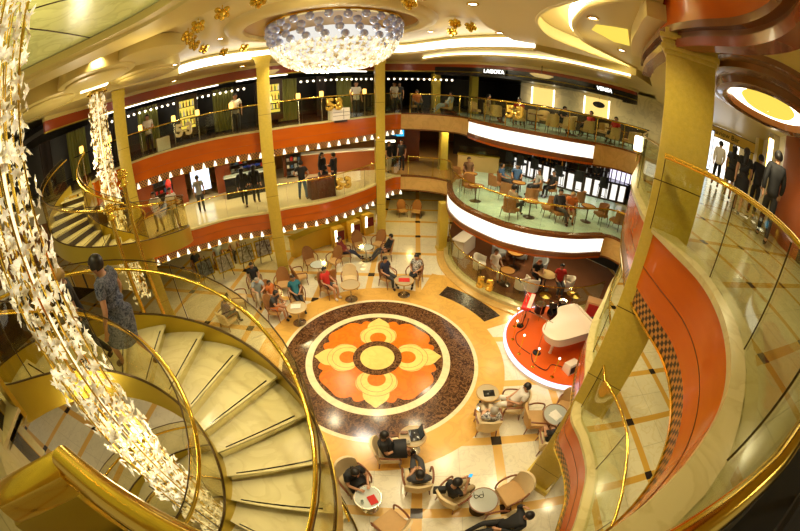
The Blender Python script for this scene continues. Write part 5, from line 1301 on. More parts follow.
for j, (x, y, rz, w, lab) in enumerate(((-11.3, 13.1, rad(48), 1.0, 'tall dark rack of small goods behind the pair in white shirts'), (-8.1, 15.7, rad(28), .9, 'tall dark rack of small goods beside the white lit display'), (-7.0, 16.5, rad(26), .9, 'tall dark rack of small goods beside the blue screen'), (-5.6, 17.2, rad(20), .8, 'tall dark rack of small goods behind the dark-clothed shoppers'))):
    rack(lab, x, y, rz, w, 2.1, j)
    q = random.Random(j + 50)
    for k in range(5):
        for i in range(4):
            lx = -w / 2 + (i + .5) * w / 4; zz_ = Z2 + .15 + k * 1.9 / 5 + .0135
            o = link('boxed_item', BOX, None, (x + lx * math.cos(rz), y + lx * math.sin(rz), zz_), rz)
            tag(o, 'small boxed item on the shelves of a dark boutique rack', 'box', 'boxed goods on the boutique racks'); use(o, q.choice(SHELFSTUFF)); o.scale = (q.uniform(.7, 1.1), .9, q.uniform(.7, 1.3))
ct = thing('boutique_counter', 'dark boutique counter with a pale glass top below the blue screen', 'counter', (-7.3, 14.6, Z2), rad(28))
part('body', MB().box(0, 0, .5, 2.0, .6, 1.0), BLACKGLOSS, ct, bevel=.02); part('glass_top', MB().box(0, 0, 1.03, 2.04, .64, .05), GLASSTOP, ct); part('glass_case', MB().box(0, 0, 1.2, 1.9, .55, .3), GLASS, ct)  # top is plain pale glass, no emission
rc = thing('reception_desk', 'long red-brown reception desk with white lit top on the middle deck', 'counter', (-3.3, 18.3, Z2), rad(10))
part('body', MB().box(0, 0, .55, 4.6, .7, 1.1), mat('red_brown_desk', (0.40, 0.11, 0.03), .25, 0, .2, 2), rc, bevel=.02); part('worktop', MB().box(0, 0, 1.12, 4.7, .8, .05), WHITE, rc)
for dx in (-1.4, .3, 1.6): part('light_strip', MB().box(dx, -.1, 1.7, 1.0, .06, .06), LAMPW, rc)
part('upper_frame', MB().box(0, .2, 1.75, 4.7, .08, .08).box(-2.3, .2, 1.4, .06, .06, .6).box(2.3, .2, 1.4, .06, .06, .6), DARKWOOD, rc)
def person_feet(label, pose, x, y, d, z=Z2, **k): return person(label, pose, (x, y, z), face(*d), **k)
person_feet('man in grey shirt and dark trousers facing the white lit display', 'stand', -8.6, 12.4, (-.55, .85), tc='grey', bc='charcoal', skin=1)
person_feet('person in white shirt standing behind the boutique glass, next to the slim pillar', 'hips', -9.75, 10.55, (.3, -1), tc='white', bc='khaki', skin=1)
person_feet('person in white shirt carrying a black bag behind the boutique glass', 'hold', -9.05, 10.85, (.8, -.5), tc='white', bc='beige', skin=1)
person_feet('shopper in black seen from behind at the dark boutique counter', 'walk', -6.55, 12.8, (-.4, 1), top='long', tc='black', bc='black', hair='long', skin=1)
person_feet('second shopper in black beside the slim pillar', 'stand', -6.15, 13.2, (-.2, 1), top='long', tc='black', bc='charcoal', hair='long', skin=1)
person_feet('man in black T-shirt and jeans facing the reception desk', 'hips', -4.05, 13.35, (0, 1), tc='black', bc='jeans', skin=1)
person_feet('tall man in black at the rail next to the gold numerals', 'hold', -2.95, 14.75, (-.9, .3), top='long', tc='black', bc='black', skin=1)
person_feet('woman in black standing behind the dark table', 'stand', -3.5, 14.9, (.8, -.3), top='long', tc='black', bot='skirt', bc='black', hair='long', skin=1)
person_feet('woman in black and white at the far rail behind the third slim pillar', 'stand', -.62, 17.7, (.8, -.5), tc='black', bc='beige', hair='long', skin=1)
person_feet('man with a red top and black trousers at the far middle deck rail', 'stand', .05, 18.2, (-.5, -.8), tc='black', bc='black', skin=1)
person_feet('person in pale clothes walking off along the wood corridor', 'walk', .45, 23.4, (.2, 1), tc='grey', bc='grey', skin=1)
person_feet('person in dark clothes walking off along the wood corridor', 'walk', .0, 23.6, (.2, 1), tc='charcoal', bc='charcoal', skin=1)
tb_ = thing('draped_table', 'square table draped in dark red-brown cloth behind the boutique glass', 'table', (-3.35, 13.75, Z2), rad(30))
part('cloth', MB().box(0, 0, .4, 1.1, .7, .8, taper=.92), mat('dark_red_brown_cloth', (0.13, 0.04, 0.02), .7, 0, .3, 6), tb_, bevel=.03); part('table_top', MB().box(0, 0, .81, 1.02, .66, .02), REDWOOD, tb_)
mq = thing('dress_form', 'red dress on a stand in the boutique behind the pair in white shirts', 'dress form', (-10.5, 12.6, Z2))
part('dress', MB().lathe([(.24, .7), (.16, 1.1), (.12, 1.25), (.17, 1.45), (.1, 1.6), (.04, 1.66)], 18), CL['red'], mq); part('stand', MB().tube([(0, 0, 0), (0, 0, .8)], .02, 8).lathe([(.16, 0), (.16, .02), (.02, .04)], 16), BRONZE, mq)
solo('blue_balloon', MB().sphere((0, 0, 0), .26, 16), mat('blue_foil', (.05, .12, .45), .2, .3), 'blue and white round balloon behind the pair in white shirts', 'balloon', loc=(-10.6, 11.6, Z2 + 2.0))
cabt = thing('display_case', 'dark wardrobe-like display between reception desk and third pillar', 'display case', (-.7, 19.2, Z2), rad(8))
part('body', MB().box(0, 0, .9, .9, .5, 1.8), BLACKGLOSS, cabt, bevel=.02); part('lit_shelf', MB().box(0, -.26, 1.5, .7, .02, .12), LAMPW, cabt)
# art easels and gallery guests on the lowest floor below the boutiques
ARTM = [print_cloth('green_grey_painting', (0.72, 0.76, 0.66), (0.22, 0.24, 0.18), 4), print_cloth('blue_grey_painting', (0.66, 0.70, 0.72), (0.18, 0.16, 0.24), 4), print_cloth('pale_painting', (0.70, 0.68, 0.58), (0.34, 0.36, 0.30), 5), print_cloth('dark_painting', (0.30, 0.34, 0.30), (0.08, 0.10, 0.10), 5)]
for k, (x, y, rz, lab) in enumerate(((-7.15, 13.1, 40, 'framed greenish picture on an easel, the third easel from the far staircase'), (-6.45, 13.7, 35, 'framed grey picture on an easel beside the second slim pillar'), (-7.9, 12.25, 46, 'framed dark picture on an easel between the other easels'), (-8.75, 11.75, 52, 'framed bluish picture on the easel next to the far staircase'))):
    t = thing('picture_easel', lab, 'picture easel', (x, y, 0), rad(rz))
    def tilt(b_): M_ = Matrix.Translation((0, 0, .3)) @ Matrix.Rotation(rad(-14), 4, 'X'); b_.v = [tuple(M_ @ Vector(v)) for v in b_.v]; return b_
    part('frame', tilt(MB().box(0, 0, .40, .84, .05, .84)), GOLD_SATIN, t, bevel=.01); part('picture', tilt(MB().box(0, -.03, .40, .72, .01, .72)), ARTM[k], t)
    for sx in (-1, 1): part('leg', MB().tube([(sx * .28, -.08, 0), (sx * .1, .16, 1.25)], .018, 6), DARKWOOD, t)
    part('leg', MB().tube([(0, .5, 0), (0, .17, 1.2)], .018, 6), DARKWOOD, t)
for x, y, pose, d, tc, lab in ((-8.8, 13.2, 'sit', (.5, -.8), 'lightblue', 'person in pale blue seated behind the easels under the boutiques'), (-8.2, 13.9, 'sit', (.5, -.8), 'beige', 'person in beige seated behind the easels under the boutiques'), (-9.7, 12.4, 'sit', (.5, -.6), 'charcoal', 'person in dark clothes seated behind the easel next to the far staircase')):
    person(lab, pose, (x, y, 0), face(*d), 'tee', tc, 'trousers', 'charcoal', 'short', 'black', 1)
    armchair(WICKER, x, y, d, 'dark wicker chair under the ' + lab.split(' seated')[0].replace('person', 'gallery guest'))
gd = thing('curved_counter', 'long curved yellow-lit counter under the boutiques behind the second pillar', 'counter', (-3.6, 15.3, 0))
GE = spline([(-5.0, 14.0), (-4.2, 15.0), (-3.3, 15.7), (-2.4, 16.6), (-1.7, 17.6)], 5)
part('body', MB().wall(GE, 0, .95, .35), mat('glossy_yellow_panel', (0.85, 0.58, 0.06), .25, 0, .1, 1), gd, world=True); part('worktop', MB().wall(offset(GE, -.06), .95, 1.0, .5), GOLD_SATIN, gd, world=True)
for k, (x, y) in enumerate(((-3.05, 15.15), (-2.35, 15.95), (-1.75, 16.9))):
    t = thing('kiosk', ['yellow kiosk with a red panel next to the second slim pillar', 'yellow kiosk with a red panel in the middle of three', 'yellow kiosk with a red panel next to the third slim pillar'][k], 'kiosk', (x, y, 0), rad(38))
    part('body', MB().box(0, 0, .55, .6, .4, 1.1), mat('yellow_kiosk', (0.78, 0.52, 0.08), .3, 0, .1, 2), t, bevel=.02); part('red_panel', MB().box(0, -.21, .7, .5, .02, .5), CL['darkred'], t); part('lit_strip', MB().box(-.2, -.225, .75, .12, .012, .6), LAMPW, t)
for x, y, d, lab in ((.1, 19.4, (.3, -1), 'tan wicker chair far under the straight tan front, nearer the third pillar'), (.95, 19.3, (-.2, -1), 'tan wicker chair far under the straight tan front, nearer the lit terrace')):
    armchair(WICKER, x, y, d, lab)
dh = thing('doormat', 'dark gallery curtain wall piece', 'panel'); bpy.data.objects.remove(dh)
# ------------------------------------------------------------------ dark upper lounge
LAN = Proto()
LAN.add('glass_shade', MB().lathe([(.075, 0), (.085, .03), (.085, .22), (.07, .25)], 16), AMBER); LAN.add('base', MB().lathe([(.09, -.03), (.09, 0), (.02, .0)], 16), BRONZE)
HT = Proto()
HT.add('tabletop', MB().lathe([(.01, 1.02), (.34, 1.02), (.34, 1.06), (.01, 1.06)], 28), BLACKGLOSS); HT.add('column', MB().tube([(0, 0, .02), (0, 0, 1.02)], .03, 8), STEEL); HT.add('base', MB().lathe([(.24, 0), (.24, .02), (.04, .05)], 22), STEEL)
LT = offset(E3a, 1.15); n = len(LT)
lan_lab = ['by the far crystal column', 'second from the far crystal column', 'third from the far crystal column', 'beside the pale gold numerals', 'past the pale gold numerals', 'before the bottle niche', 'next to the second slim pillar', 'just past the second slim pillar', 'in front of the framed niche', 'under the middle of the crystal bowl', 'before the man in white', 'next to the third slim pillar']
for k in range(12):
    i = int((.10 + .80 * k / 11) * (n - 1)); x, y = LT[i]
    HT.make('high_table', 'tall round black table in the dark upper lounge, ' + lan_lab[k], 'table', (x, y, Z3), 0, 'tall tables of the dark upper lounge')
    LAN.make('amber_lantern', 'glowing amber lantern on a tall table, ' + lan_lab[k], 'lantern', (x, y, Z3 + 1.09), 0, 'amber lanterns of the upper lounge')
# curtains and niches along the lounge wall
CURT = mat('green_gold_curtain', (0.30, 0.30, 0.07), .6, 0, .3, 3, stretch=(14, 14, .3)); CURT_D = mat('dark_curtain', (0.05, 0.035, 0.03), .7, 0, .4, 3, stretch=(14, 14, .3))
WL = offset(E3a, 3.1); wl = resample(WL, .9)
def curtain(p, d, w, m, label, z1):
    t = thing('curtain', label, 'curtain', (p[0], p[1], Z3), math.atan2(d[1], d[0]), 'curtains of the dark upper lounge')
    b = MB(); nn = 25
    pts = [(-w / 2 + w * k / (nn - 1), .05 * math.sin(k * 1.9)) for k in range(nn)]
    part('drape', MB().wall(pts, .1, z1 - Z3, .012), m, t); part('rail', MB().tube([(-w / 2, 0, z1 - Z3), (w / 2, 0, z1 - Z3)], .02, 6), BRONZE, t)
for k in range(2, len(wl) - 3, 2):
    a, c = wl[k], wl[k + 1]
    green = (k // 2) % 2 == 0
    curtain(a, (c[0] - a[0], c[1] - a[1]), 1.0 if green else .7, CURT if green else CURT_D, 'green-gold curtain panel on the back wall of the upper lounge' if green else 'dark curtain panel on the back wall of the upper lounge', 8.4)
for k, (f, lab) in enumerate(((.36, 'lit niche of bottles in the upper lounge wall beside the pale gold numerals'), (.64, 'lit niche of bottles in the upper lounge wall past the second slim pillar'))):
    i = int(f * (len(WL) - 1)); p, q2 = WL[i], WL[i + 1]; a = math.atan2(q2[1] - p[1], q2[0] - p[0]); pp = offset(WL, -.25)[i]
    t = thing('bottle_niche', lab, 'shelf', (pp[0], pp[1], Z3), a)
    part('frame', MB().box(0, 0, 1.2, 1.0, .25, 1.9), DARKWOOD, t, bevel=.02); part('lit_back', MB().box(0, -.13, 1.25, .7, .01, 1.3), YELLOWLIT, t)
    for s_ in range(3): part('shelf_board', MB().box(0, -.2, .75 + .42 * s_, .8, .16, .03), DARKWOOD, t)
    for s_ in range(3):
        for u in range(5):
            lx = -.3 + .15 * u; off_ = Vector((lx, -.2, 0)); off_.rotate(Matrix.Rotation(a, 3, 'Z'))
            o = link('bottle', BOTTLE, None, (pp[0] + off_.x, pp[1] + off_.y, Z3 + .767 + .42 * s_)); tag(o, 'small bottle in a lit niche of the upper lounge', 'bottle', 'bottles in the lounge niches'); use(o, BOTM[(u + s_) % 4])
for x, y, d, lab in ((-6.6, 13.0, (.4, -1), 'man in white shirt standing in the upper lounge before the bottle niche'), (-1.95, 15.3, (.5, -1), 'man in white shirt and dark trousers at the upper lounge rail by the third pillar'), (-10.2, 11.4, (.6, -.7), 'waiter in white behind the pale gold numerals'), (-.35, 18.4, (.6, -.8), 'guest in pale top standing at the far upper rail'), (-.1, 19.6, (-.3, -1), 'guest in dark clothes standing at the far upper rail')):
    person(lab, 'hold' if 'waiter' in lab else 'stand', (x, y, Z3), face(*d), 'tee', 'charcoal' if 'dark clothes' in lab else 'white', 'trousers', 'charcoal', 'short', 'black', 1)
wb = thing('white_drinks_box', 'white lit box with dark grid lines at the upper lounge rail below the gold numerals', 'box', (-2.45, 13.75, Z3), rad(40))
part('box', MB().box(0, 0, .34, .8, .4, .5), WHITE, wb, bevel=.02); part('grid_line', MB().box(0, -.205, .42, .76, .008, .015).box(0, -.205, .28, .76, .008, .015).box(.1, -.205, .34, .015, .008, .44), BRONZE, wb); part('foot', MB().box(0, 0, .05, .6, .3, .1), DARKWOOD, wb)
wb2 = thing('white_drinks_box', 'white box standing in the upper lounge beside the first slim pillar', 'box', (-8.9, 10.75, Z3), rad(50))
part('box', MB().box(0, 0, .36, .55, .4, .5), WHITE, wb2, bevel=.02); part('foot', MB().box(0, 0, .06, .45, .3, .1), DARKWOOD, wb2)
lb = thing('light_shelf', 'row of small white lights under a dark shelf along the upper lounge', 'light', (-7.5, 13.6, 8.0))
SHL = offset(R1, .9)[8:26]
part('shelf', MB().wall(SHL, 8.25, 8.31, .2), DARKWOOD, lb, world=True)
SHL2 = offset(R1, 1.2)[36:60]
part('shelf', MB().wall(SHL2, 8.2, 8.26, .2), DARKWOOD, lb, world=True)
lmp = MB().sphere((0, 0, 0), .055, 8).mesh('lamp', LAMPW)
for p in resample(SHL, .28) + resample(SHL2, .33): o = link('lamp', lmp, lb, Vector((p[0], p[1], 8.2)) - Vector((-7.5, 13.6, 8.0)))

# ------------------------------------------------------------------ upper cafe terrace
TN = {'seat': UPH_T, 'backrest': mat('tan_shell_back', (0.70, 0.50, 0.20), .6, 0, .15, 8)}
for x, y, d, lab in ((3.6, 17.2, (.6, -.6), 'tan tub chair at the upper terrace corner by the straight front'), (4.15, 15.1, (.3, 1), 'tan tub chair with its back to the upper terrace glass beside the seated woman'), (4.9, 14.0, (.4, 1), 'tan tub chair behind the gold numerals of the upper terrace'), (6.1, 13.2, (.2, 1), 'tan tub chair past the gold numerals on the upper terrace'), (6.8, 13.1, (-.1, 1), 'broad tan tub chair at the middle of the upper terrace glass'), (7.9, 13.3, (-.3, 1), 'tan tub chair next to the guest in red on the upper terrace'), (8.7, 12.4, (-.5, .9), 'tan tub chair near the stone front of the upper terrace'), (9.6, 12.4, (-.8, .5), 'tan tub chair at the last table of the upper terrace towards the big pillar')):
    armchair(TUB, x, y, d, lab, Z3, TN, name='tub_chair')
for x, y, lab in ((4.6, 15.6, 'round wood table by the seated woman on the upper terrace'), (5.6, 13.9, 'round wood table behind the gold numerals on the upper terrace'), (7.4, 13.7, 'round wood table beside the guest in red on the upper terrace'), (9.1, 13.1, 'round wood table near the stone front of the upper terrace')):
    TAB_WOOD.make('cafe_table', lab, 'table', (x, y, Z3))
for x, y, pose, d, top, tc, bc, lab in ((.85, 18.6, 'sit', (.3, -1), 'tee', 'orange', 'charcoal', 'person in orange seated at the far upper rail'), (2.35, 18.0, 'lean', (-1, -.3), 'long', 'lightblue', 'lightblue', 'person in pale blue leaning back at the far upper rail'), (4.15, 16.2, 'sit', (.8, -.4), 'tee', 'khaki', 'charcoal', 'woman in khaki seated at the upper terrace corner'), (5.3, 15.3, 'sit', (-.3, -1), 'tee', 'red', 'charcoal', 'person in red seated behind the gold numerals on the upper terrace'),
        (8.3, 13.9, 'sit', (-1, -.2), 'tee', 'red', 'navy', 'guest in red with dark hair seated on the upper terrace'), (9.5, 13.5, 'sit', (-1, -.5), 'tee', 'red', 'charcoal', 'guest in bright red bent at the end of the upper terrace'), (7.0, 14.3, 'fwd', (.5, -1), 'tee', 'black', 'black', 'guest in black seated in the middle of the upper terrace')):
    person(lab, pose, (x, y, Z3), face(*d), top, tc, 'trousers', bc, 'short', 'black', 1)
    armchair(TUB, x, y, d, 'tan tub chair under the ' + lab.replace('person', 'customer').split(' seated')[0].split(' leaning')[0].split(' bent')[0] + (' at the corner' if 'khaki' in lab else ' on the upper deck'), Z3, TN, name='tub_chair')
for k, (x, y, d) in enumerate(((5.6, 16.6, (1, -.3)), (6.9, 16.0, (-.6, -1)), (8.0, 15.2, (-1, .2)), (9.6, 14.6, (-1, -.6)), (10.8, 13.4, (-1, .2)), (6.0, 15.2, (.8, 1)))):
    armchair(TUB, x, y, d, 'tan tub chair of the back row along the dark cafe counter', Z3, TN, name='tub_chair', group='tan tub chairs of the back row on the upper terrace')
for x, y, lab in ((6.3, 16.1, 'round wood table of the back row next to the lounge canopy'), (8.7, 14.6, 'round wood table of the back row in front of the black oval sign'), (10.2, 13.6, 'round wood table of the back row at the end by the marble wall')):
    TAB_WOOD.make('cafe_table', lab, 'table', (x, y, Z3))
cc = thing('cafe_counter', 'long dark cafe counter along the back of the upper terrace', 'counter', (9.0, 17.0, Z3))
CE = spline([(4.5, 20.3), (6.5, 18.8), (9.0, 16.8), (11.5, 15.4), (13, 15)], 5)
part('body', MB().wall(CE, Z3, Z3 + 1.0, .5), DARKWOOD, cc, world=True); part('worktop', MB().wall(offset(CE, -.1), Z3 + 1.0, Z3 + 1.06, .7), BLACKGLOSS, cc, world=True)
for (x, y, a, w, lab) in ((8.7, 20.6, -27, 1.3, 'yellow lit wall panel with white side strips, nearer the lounge'), (11.6, 18.7, -42, 1.5, 'yellow lit wall panel behind the black oval sign')):
    t = thing('lit_wall_panel', lab, 'wall light', (x, y, Z3), rad(a))
    part('panel', MB().box(0, 0, 1.2, w, .05, 1.9), mat('honey_onyx_panel', (0.72, 0.52, 0.16), .3, 0, .2, 3, emit=1.0, ecol=(1, .72, .2)), t)
    for s_ in (-1, 1): part('light_strip', MB().box(s_ * (w / 2 + .05), -.02, 1.2, .08, .06, 1.9), LAMPW, t)
ov = thing('oval_sign', 'black oval sign hanging before the yellow lit wall panel', 'sign', (11.25, 17.9, 8.05), rad(-35))
part('plate', MB().lathe([(.01, -.03), (.36, -.03), (.38, 0), (.36, .03), (.01, .03)], 32, sx=1, sy=.5), BLACKGLOSS, ov).rotation_euler = (PI / 2, 0, 0)
part('hanger', MB().tube([(0, 0, .15), (0, 0, .5)], .01, 6), BRONZE, ov)
def lit_sign(body, x, y, z, rz, size, label):
    t = thing('lit_sign', label, 'sign', (x, y, z), rz)
    o = link('lettering', text_mesh(body, size, .012, LETTER), t, (0, -.03, 0)); part('backing', MB().box(0, 0, 0, size * .75 * len(body), .03, size * 1.2), BLACKGLOSS, t)
lit_sign('LAGOTA', 4.08, 15.42, 8.68, rad(-38), .25, 'white lit lettering on the dark canopy edge past the third slim pillar')
lit_sign('VENEA', 8.55, 13.22, 8.68, rad(-17), .24, 'white lit lettering on the dark canopy tip near the yellow panels')
for x, y, r_, lab in ((-5.1, 13.1, .42, 'round brass dish lamp under the cream ring by the second slim pillar'), (5.6, 13.5, .5, 'round brass dish lamp under the canopy of the upper cafe')):
    t = thing('dish_lamp', lab, 'ceiling light', (x, y, 8.72)); part('dish', MB().lathe([(.02, -.14), (r_ * .6, -.12), (r_, -.02), (r_, 0), (.02, .02)], 32), mat('brass_glow_dish', (0.85, 0.62, 0.2), .25, .3, .1, 3, emit=.35, ecol=(1, .75, .3)), t); part('stem', MB().tube([(0, 0, 0), (0, 0, .40)], .02, 8), BRONZE, t)
wc = thing('wall_sconce', 'white glass wall lamp on the tan stone front beside the big pillar', 'wall lamp', (6.9, 8.35, 6.75), rad(-40))
part('glass_shade', MB().lathe([(.13, 0), (.16, .05), (.16, .42), (.13, .45)], 20), LAMPW, wc); part('bracket', MB().lathe([(.17, -.05), (.17, 0), (.05, .0)], 20), GOLD, wc); part('post', MB().tube([(0, 0, -.33), (0, 0, -.05)], .03, 8), GOLD, wc)

# ------------------------------------------------------------------ upper walkway beside the big pillar
dw = structure('door_1', 'bright open boutique doorway at the end of the upper walkway', 'door')
part('bright_interior', MB().box(16.3, 11.6, Z3 + 1.15, 1.7, .05, 2.3, rad(-52)), glow('bright_shop', (1, .93, .80), 2.2), dw)
part('door_frame', MB().box(16.0, 11.0, Z3 + 1.25, .25, .3, 2.5, rad(-52)).box(16.95, 10.0, Z3 + 1.25, .3, .3, 2.5, rad(-52)).box(15.0, 12.3, Z3 + 1.25, .3, .3, 2.5, rad(-52)), GOLD_PAINT, dw)
part('second_opening', MB().box(17.3, 9.85, Z3 + 1.1, .9, .05, 2.2, rad(-52)), mat('warm_shop_interior', (0.8, 0.55, 0.3), .4, 0, .3, 2, emit=.5), dw)
sgn = thing('shop_sign', 'gold fascia sign with dark lettering above the bright doorway', 'sign', (15.15, 10.85, 8.5), rad(-52))
part('fascia', MB().box(0, 0, 0, 3.9, .12, .46), mat('gold_sign_board', (0.78, 0.54, 0.10), .3, .3, .1, 2), sgn)
link('lettering', text_mesh('Seaview Bar', .36, .015, BLACKGLOSS), sgn, (-.1, -.075, 0))
part('edge', MB().box(0, 0, .25, 4.0, .16, .04).box(0, 0, -.25, 4.0, .16, .04), BRONZE, sgn)
for x, y, lab in ((13.6, 11.6, 'slim vertical blue-white light panel beside the big pillar, nearer the pillar'), (14.3, 11.3, 'slim vertical blue-white light panel next to the doorway')):
    t = thing('glowing_wall_strip', lab, 'light panel', (x, y, Z3), rad(-52)); part('panel', MB().box(0, 0, 1.2, .3, .06, 1.9), WHITESCREEN, t); part('frame', MB().box(0, .03, 1.2, .38, .06, 2.0), BRONZE, t)
for x, y, w, lab in ((13.2, 7.35, .5, 'gold pillar at the doorway of the upper walkway'), (10.0, 4.95, .45, 'cream pillar beside the deep orange wall')):
    t = thing('pillar', lab, 'pillar', (x, y, Z3), rad(-40), kind='structure'); part('shaft', MB().box(0, 0, 1.28, w, w, 2.56), GOLD_PAINT if 'gold' in lab else CREAMWALL, t, bevel=.02); part('base', MB().box(0, 0, .06, w * 1.2, w * 1.2, .12), GOLD_PAINT, t)
t = thing('glowing_wall_strip', 'tall white light strip on the cream pillar by the tall man in black', 'light panel', (9.45, 4.9, Z3), rad(-32)); part('panel', MB().box(0, 0, 1.8, .16, .06, 1.0), LAMPW, t); part('frame', MB().box(0, .035, 1.8, .22, .04, 1.08), GOLD, t)
person('tall man in a black shirt and trousers walking behind the others on the walkway', 'walk', (6.95, 3.35, Z3), face(.85, .5), 'long', 'black', 'trousers', 'black', 'short', 'black', 1, scale=1.1)
person('man in black walking beside the woman in black on the upper walkway', 'walk', (9.0, 4.95, Z3), face(.85, .5), 'long', 'black', 'trousers', 'black', 'short', 'black', 1, scale=1.02)
person('woman in a black dress walking beside the man in black on the upper walkway', 'walk', (8.15, 5.0, Z3), face(.85, .5), 'tee', 'black', 'dress', 'black', 'long', 'black', 1)
person('woman with long dark hair and a grey skirt walking towards the bright doorway', 'walk', (9.8, 6.55, Z3), face(.8, .55), 'tee', 'charcoal', 'skirt', 'charcoal', 'long', 'black', 1)
person('person in a white jacket and dark trousers next to the bright doorway', 'walk', (10.95, 8.05, Z3), face(.7, .7), 'long', 'white', 'trousers', 'black', 'short', 'black', 1)
# bag-shaped block standing in for dark clothing at the near handrail
bg = thing('black_clothing_block', 'black block standing in for clothing by the close handrail with a white mark', 'bag', (.55, -.17, 6.86), rad(4))
part('body', MB().box(0, 0, .13, .62, .22, .36, taper=.95), BLACK, bg, bevel=.04); part('flap', MB().box(0, .01, .32, .63, .24, .05), BLACK, bg, bevel=.02); part('strap', MB().tube(spline([(-.2, 0, .3), (-.1, .06, .42), (.1, .06, .42), (.2, 0, .3)], 5), .012, 6), BLACK, bg)
part('white_mark', MB().box(-.16, .02, .347, .012, .09, .004, .3).box(-.13, .02, .347, .012, .07, .004, -.3).box(-.145, .01, .347, .03, .01, .004, 0), CL['white'], bg)

# ------------------------------------------------------------------ people on the near staircase
person('woman in a navy floral dress walking on the near staircase', 'climb', (-3.42, 2.33, 4.64), face(-.9, -.35), 'tee', 'floral', 'dress', 'floral', 'short', 'black', 1, 'brown', scale=1.04)
person('man in black ahead of the woman, half hidden by the crystal column', 'climb', (-4.05, 2.05, 4.82), face(-.5, -.8), 'tee', 'black', 'trousers', 'black', 'short', 'blond', 1, scale=.93)
# ------------------------------------------------------------------ lamps
def spot(x, y, z, e, ang=110, blend=.6, col=(1, .83, .50), r=.12, aim=None):
    l = bpy.data.lights.new('lamp', 'SPOT'); l.energy = e; l.spot_size = rad(ang); l.spot_blend = blend; l.color = col; l.shadow_soft_size = r
    o = bpy.data.objects.new('lamp', l); COL.objects.link(o); o.location = (x, y, z)
    if aim: o.rotation_euler = (Vector(aim) - Vector((x, y, z))).to_track_quat('-Z', 'Y').to_euler()
    return o
def point(x, y, z, e, col=(1, .78, .46), r=.15):
    l = bpy.data.lights.new('lamp', 'POINT'); l.energy = e; l.color = col; l.shadow_soft_size = r
    o = bpy.data.objects.new('lamp', l); COL.objects.link(o); o.location = (x, y, z); return o
# chandelier light
point(-1.75, 9.2, 7.9, 420, (1, .90, .72), .5)
DL = Proto()
DL.add('trim_ring', MB().lathe([(.07, 0), (.11, 0), (.11, -.025), (.07, -.02)], 20, cap=False), GOLD); DL.add('lens', MB().lathe([(.01, -.012), (.075, -.012)], 20, cap=False), SPOTW)
for k, (x, y, z) in enumerate(((-6.1, 8.2, 9.12), (-4.9, 8.8, 9.62), (-3.2, 5.0, 9.62), (-.6, 5.0, 9.62), (.4, 7.0, 9.62), (1.2, 6.0, 9.3), (2.4, 8.6, 9.3), (.9, 11.2, 9.62), (-3.8, 11.6, 9.62), (-1.2, 12.2, 9.62), (3.1, 5.2, 9.3), (5.0, 7.0, 9.3), (-6.2, 5.2, 9.62), (2.0, 2.6, 9.62), (-.4, 2.2, 9.62), (.2, 3.8, 9.62))):
    DL.make('downlight', 'small round recessed downlight in the cream ceiling over the atrium', 'ceiling light', (x, y, z), 0, 'downlights of the atrium ceiling')
    spot(x, y, z - .06, {(2.0, 2.6): 200, (3.1, 5.2): 200, (-.4, 2.2): 480, (-3.2, 5.0): 460}.get((x, y), 330), 100)
for k, (x, y) in enumerate(((-9.0, 12.0), (-6.2, 13.0), (1.7, 13.7), (4.6, 11.3), (-3.4, 14.3))):
    DL.make('downlight', 'small bright spotlight under the cream ring before the upper deck', 'ceiling light', (x, y, 9.13), 0, 'spotlights under the cream ceiling ring', scale=1.5)
    spot(x, y, 9.05, 180, 120, aim=(x * .75, y * .82, 3))
# middle deck lamps (under the upper deck plate)
for x, y, e in ((-9.5, 12.3, 200), (-7.5, 13.6, 200), (-5.3, 14.3, 200), (-3.2, 16.2, 220), (-1.2, 18.2, 120), (.8, 21, 120), (2.6, 18.0, 90), (3.8, 15.8, 120), (5.6, 14.2, 130), (5.0, 12.4, 90), (7.6, 13.0, 120), (8.8, 14.8, 90), (5.0, 4.6, 70), (4.4, 2.2, 60), (5.8, 1.0, 50), (-.5, -1.6, 90), (2.6, -1.2, 90), (-11, 11, 90), (7.0, 6.5, 60)):
    spot(x, y, 5.6, e, 150, .5)
# lowest floor lamps (under the middle deck plate)
for x, y, e in ((-8.5, 13.0, 70), (-6.3, 14.6, 80), (-4.0, 15.6, 90), (-2.2, 17.5, 80), (.6, 18.8, 110), (3.4, 14.2, 60), (5.4, 12.6, 150), (7.6, 11.6, 110), (4.5, 3.0, 50), (.5, -.9, 60)):
    spot(x, y, 2.42, e, 150, .5, (1, .72, .22) if x < 1 else (1, .83, .5))
# upper deck lamps
for x, y, z, e in ((-7.6, 12.6, 8.5, 26), (-4.6, 14.4, 8.5, 26), (-1.8, 16.8, 8.5, 34), (1.5, 19.0, 8.5, 90), (5.2, 16.3, 8.5, 100), (7.6, 15.2, 8.5, 110), (9.4, 14.6, 9.1, 160), (12, 14.5, 9.5, 260), (9.5, 17.5, 9.4, 160), (14, 11.5, 8.8, 160), (9.8, 6.8, 8.8, 120), (6.2, 3.1, 8.5, 80), (5.4, .6, 8.7, 50), (3.2, -1.2, 8.7, 36), (12.5, 9.5, 8.8, 120)):
    spot(x, y, z, e, 150, .5)
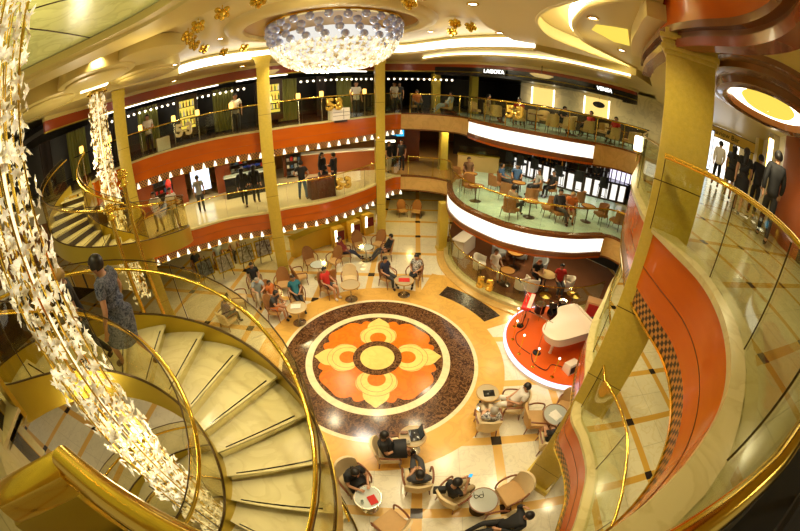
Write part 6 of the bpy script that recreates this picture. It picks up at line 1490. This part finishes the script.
# orange stage lights
for x, y in ((4.5, 7.4), (6.0, 8.6)):
    spot(x, y, 9.2, 230, 34, .4, (1, .36, .09), .1, aim=(5.4, 7.8, 0))
spot(5.6, 7.0, 9.2, 90, 40, .5, (1, .85, .7), .1, aim=(5.6, 7.8, .6))
# stairwell
point(NC[0] - .8, NC[1] + .4, 8.3, 60, (1, .85, .55), .3); point(NC[0], NC[1], 4.6, 50, (1, .85, .55), .3); point(FC[0] - .3, FC[1] - .6, 7.2, 130, (1, .85, .55), .3); spot(-9.2, 5.6, 9.0, 260, 80, .5, aim=(-8.8, 5.2, 5.5))
# unseen upward spots added in mid-air, standing in for cove bounce on the ceiling
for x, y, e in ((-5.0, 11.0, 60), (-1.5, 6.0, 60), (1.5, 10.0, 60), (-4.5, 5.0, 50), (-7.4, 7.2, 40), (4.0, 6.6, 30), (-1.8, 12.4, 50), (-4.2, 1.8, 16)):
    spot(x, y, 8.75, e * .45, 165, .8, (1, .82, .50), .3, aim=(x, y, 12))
w = bpy.data.worlds.new('World'); S.world = w; w.use_nodes = True
w.node_tree.nodes['Background'].inputs[0].default_value = (1.0, .80, .50, 1); w.node_tree.nodes['Background'].inputs[1].default_value = .35

# ------------------------------------------------------------------ camera: a fisheye lens looking down into the atrium
cd = bpy.data.cameras.new('Camera'); cd.type = 'PANO'; cd.sensor_fit = 'HORIZONTAL'; cd.sensor_width = 36; cd.sensor_height = 36 * 531 / 800
cd.panorama_type = 'FISHEYE_EQUISOLID'; cd.fisheye_lens = 345 / 800 * 36; cd.fisheye_fov = rad(200)
cd.clip_start = .02; cd.clip_end = 200
co = bpy.data.objects.new('Camera', cd); COL.objects.link(co)
co.matrix_world = Matrix.Translation((0, 0, 7.6)) @ Matrix.Rotation(rad(90 - 29.6), 4, 'X') @ Matrix.Rotation(rad(.41), 4, 'Z')
S.camera = co
S.view_settings.view_transform = 'Standard'; S.view_settings.look = 'None'; S.view_settings.gamma = 1; S.view_settings.use_curve_mapping = False
S.view_settings.exposure = 0.0
S.cycles.max_bounces = 7; S.cycles.transparent_max_bounces = 24; S.cycles.diffuse_bounces = 4; S.cycles.glossy_bounces = 3; S.cycles.sample_clamp_indirect = 6; S.cycles.caustics_reflective = False; S.cycles.caustics_refractive = False
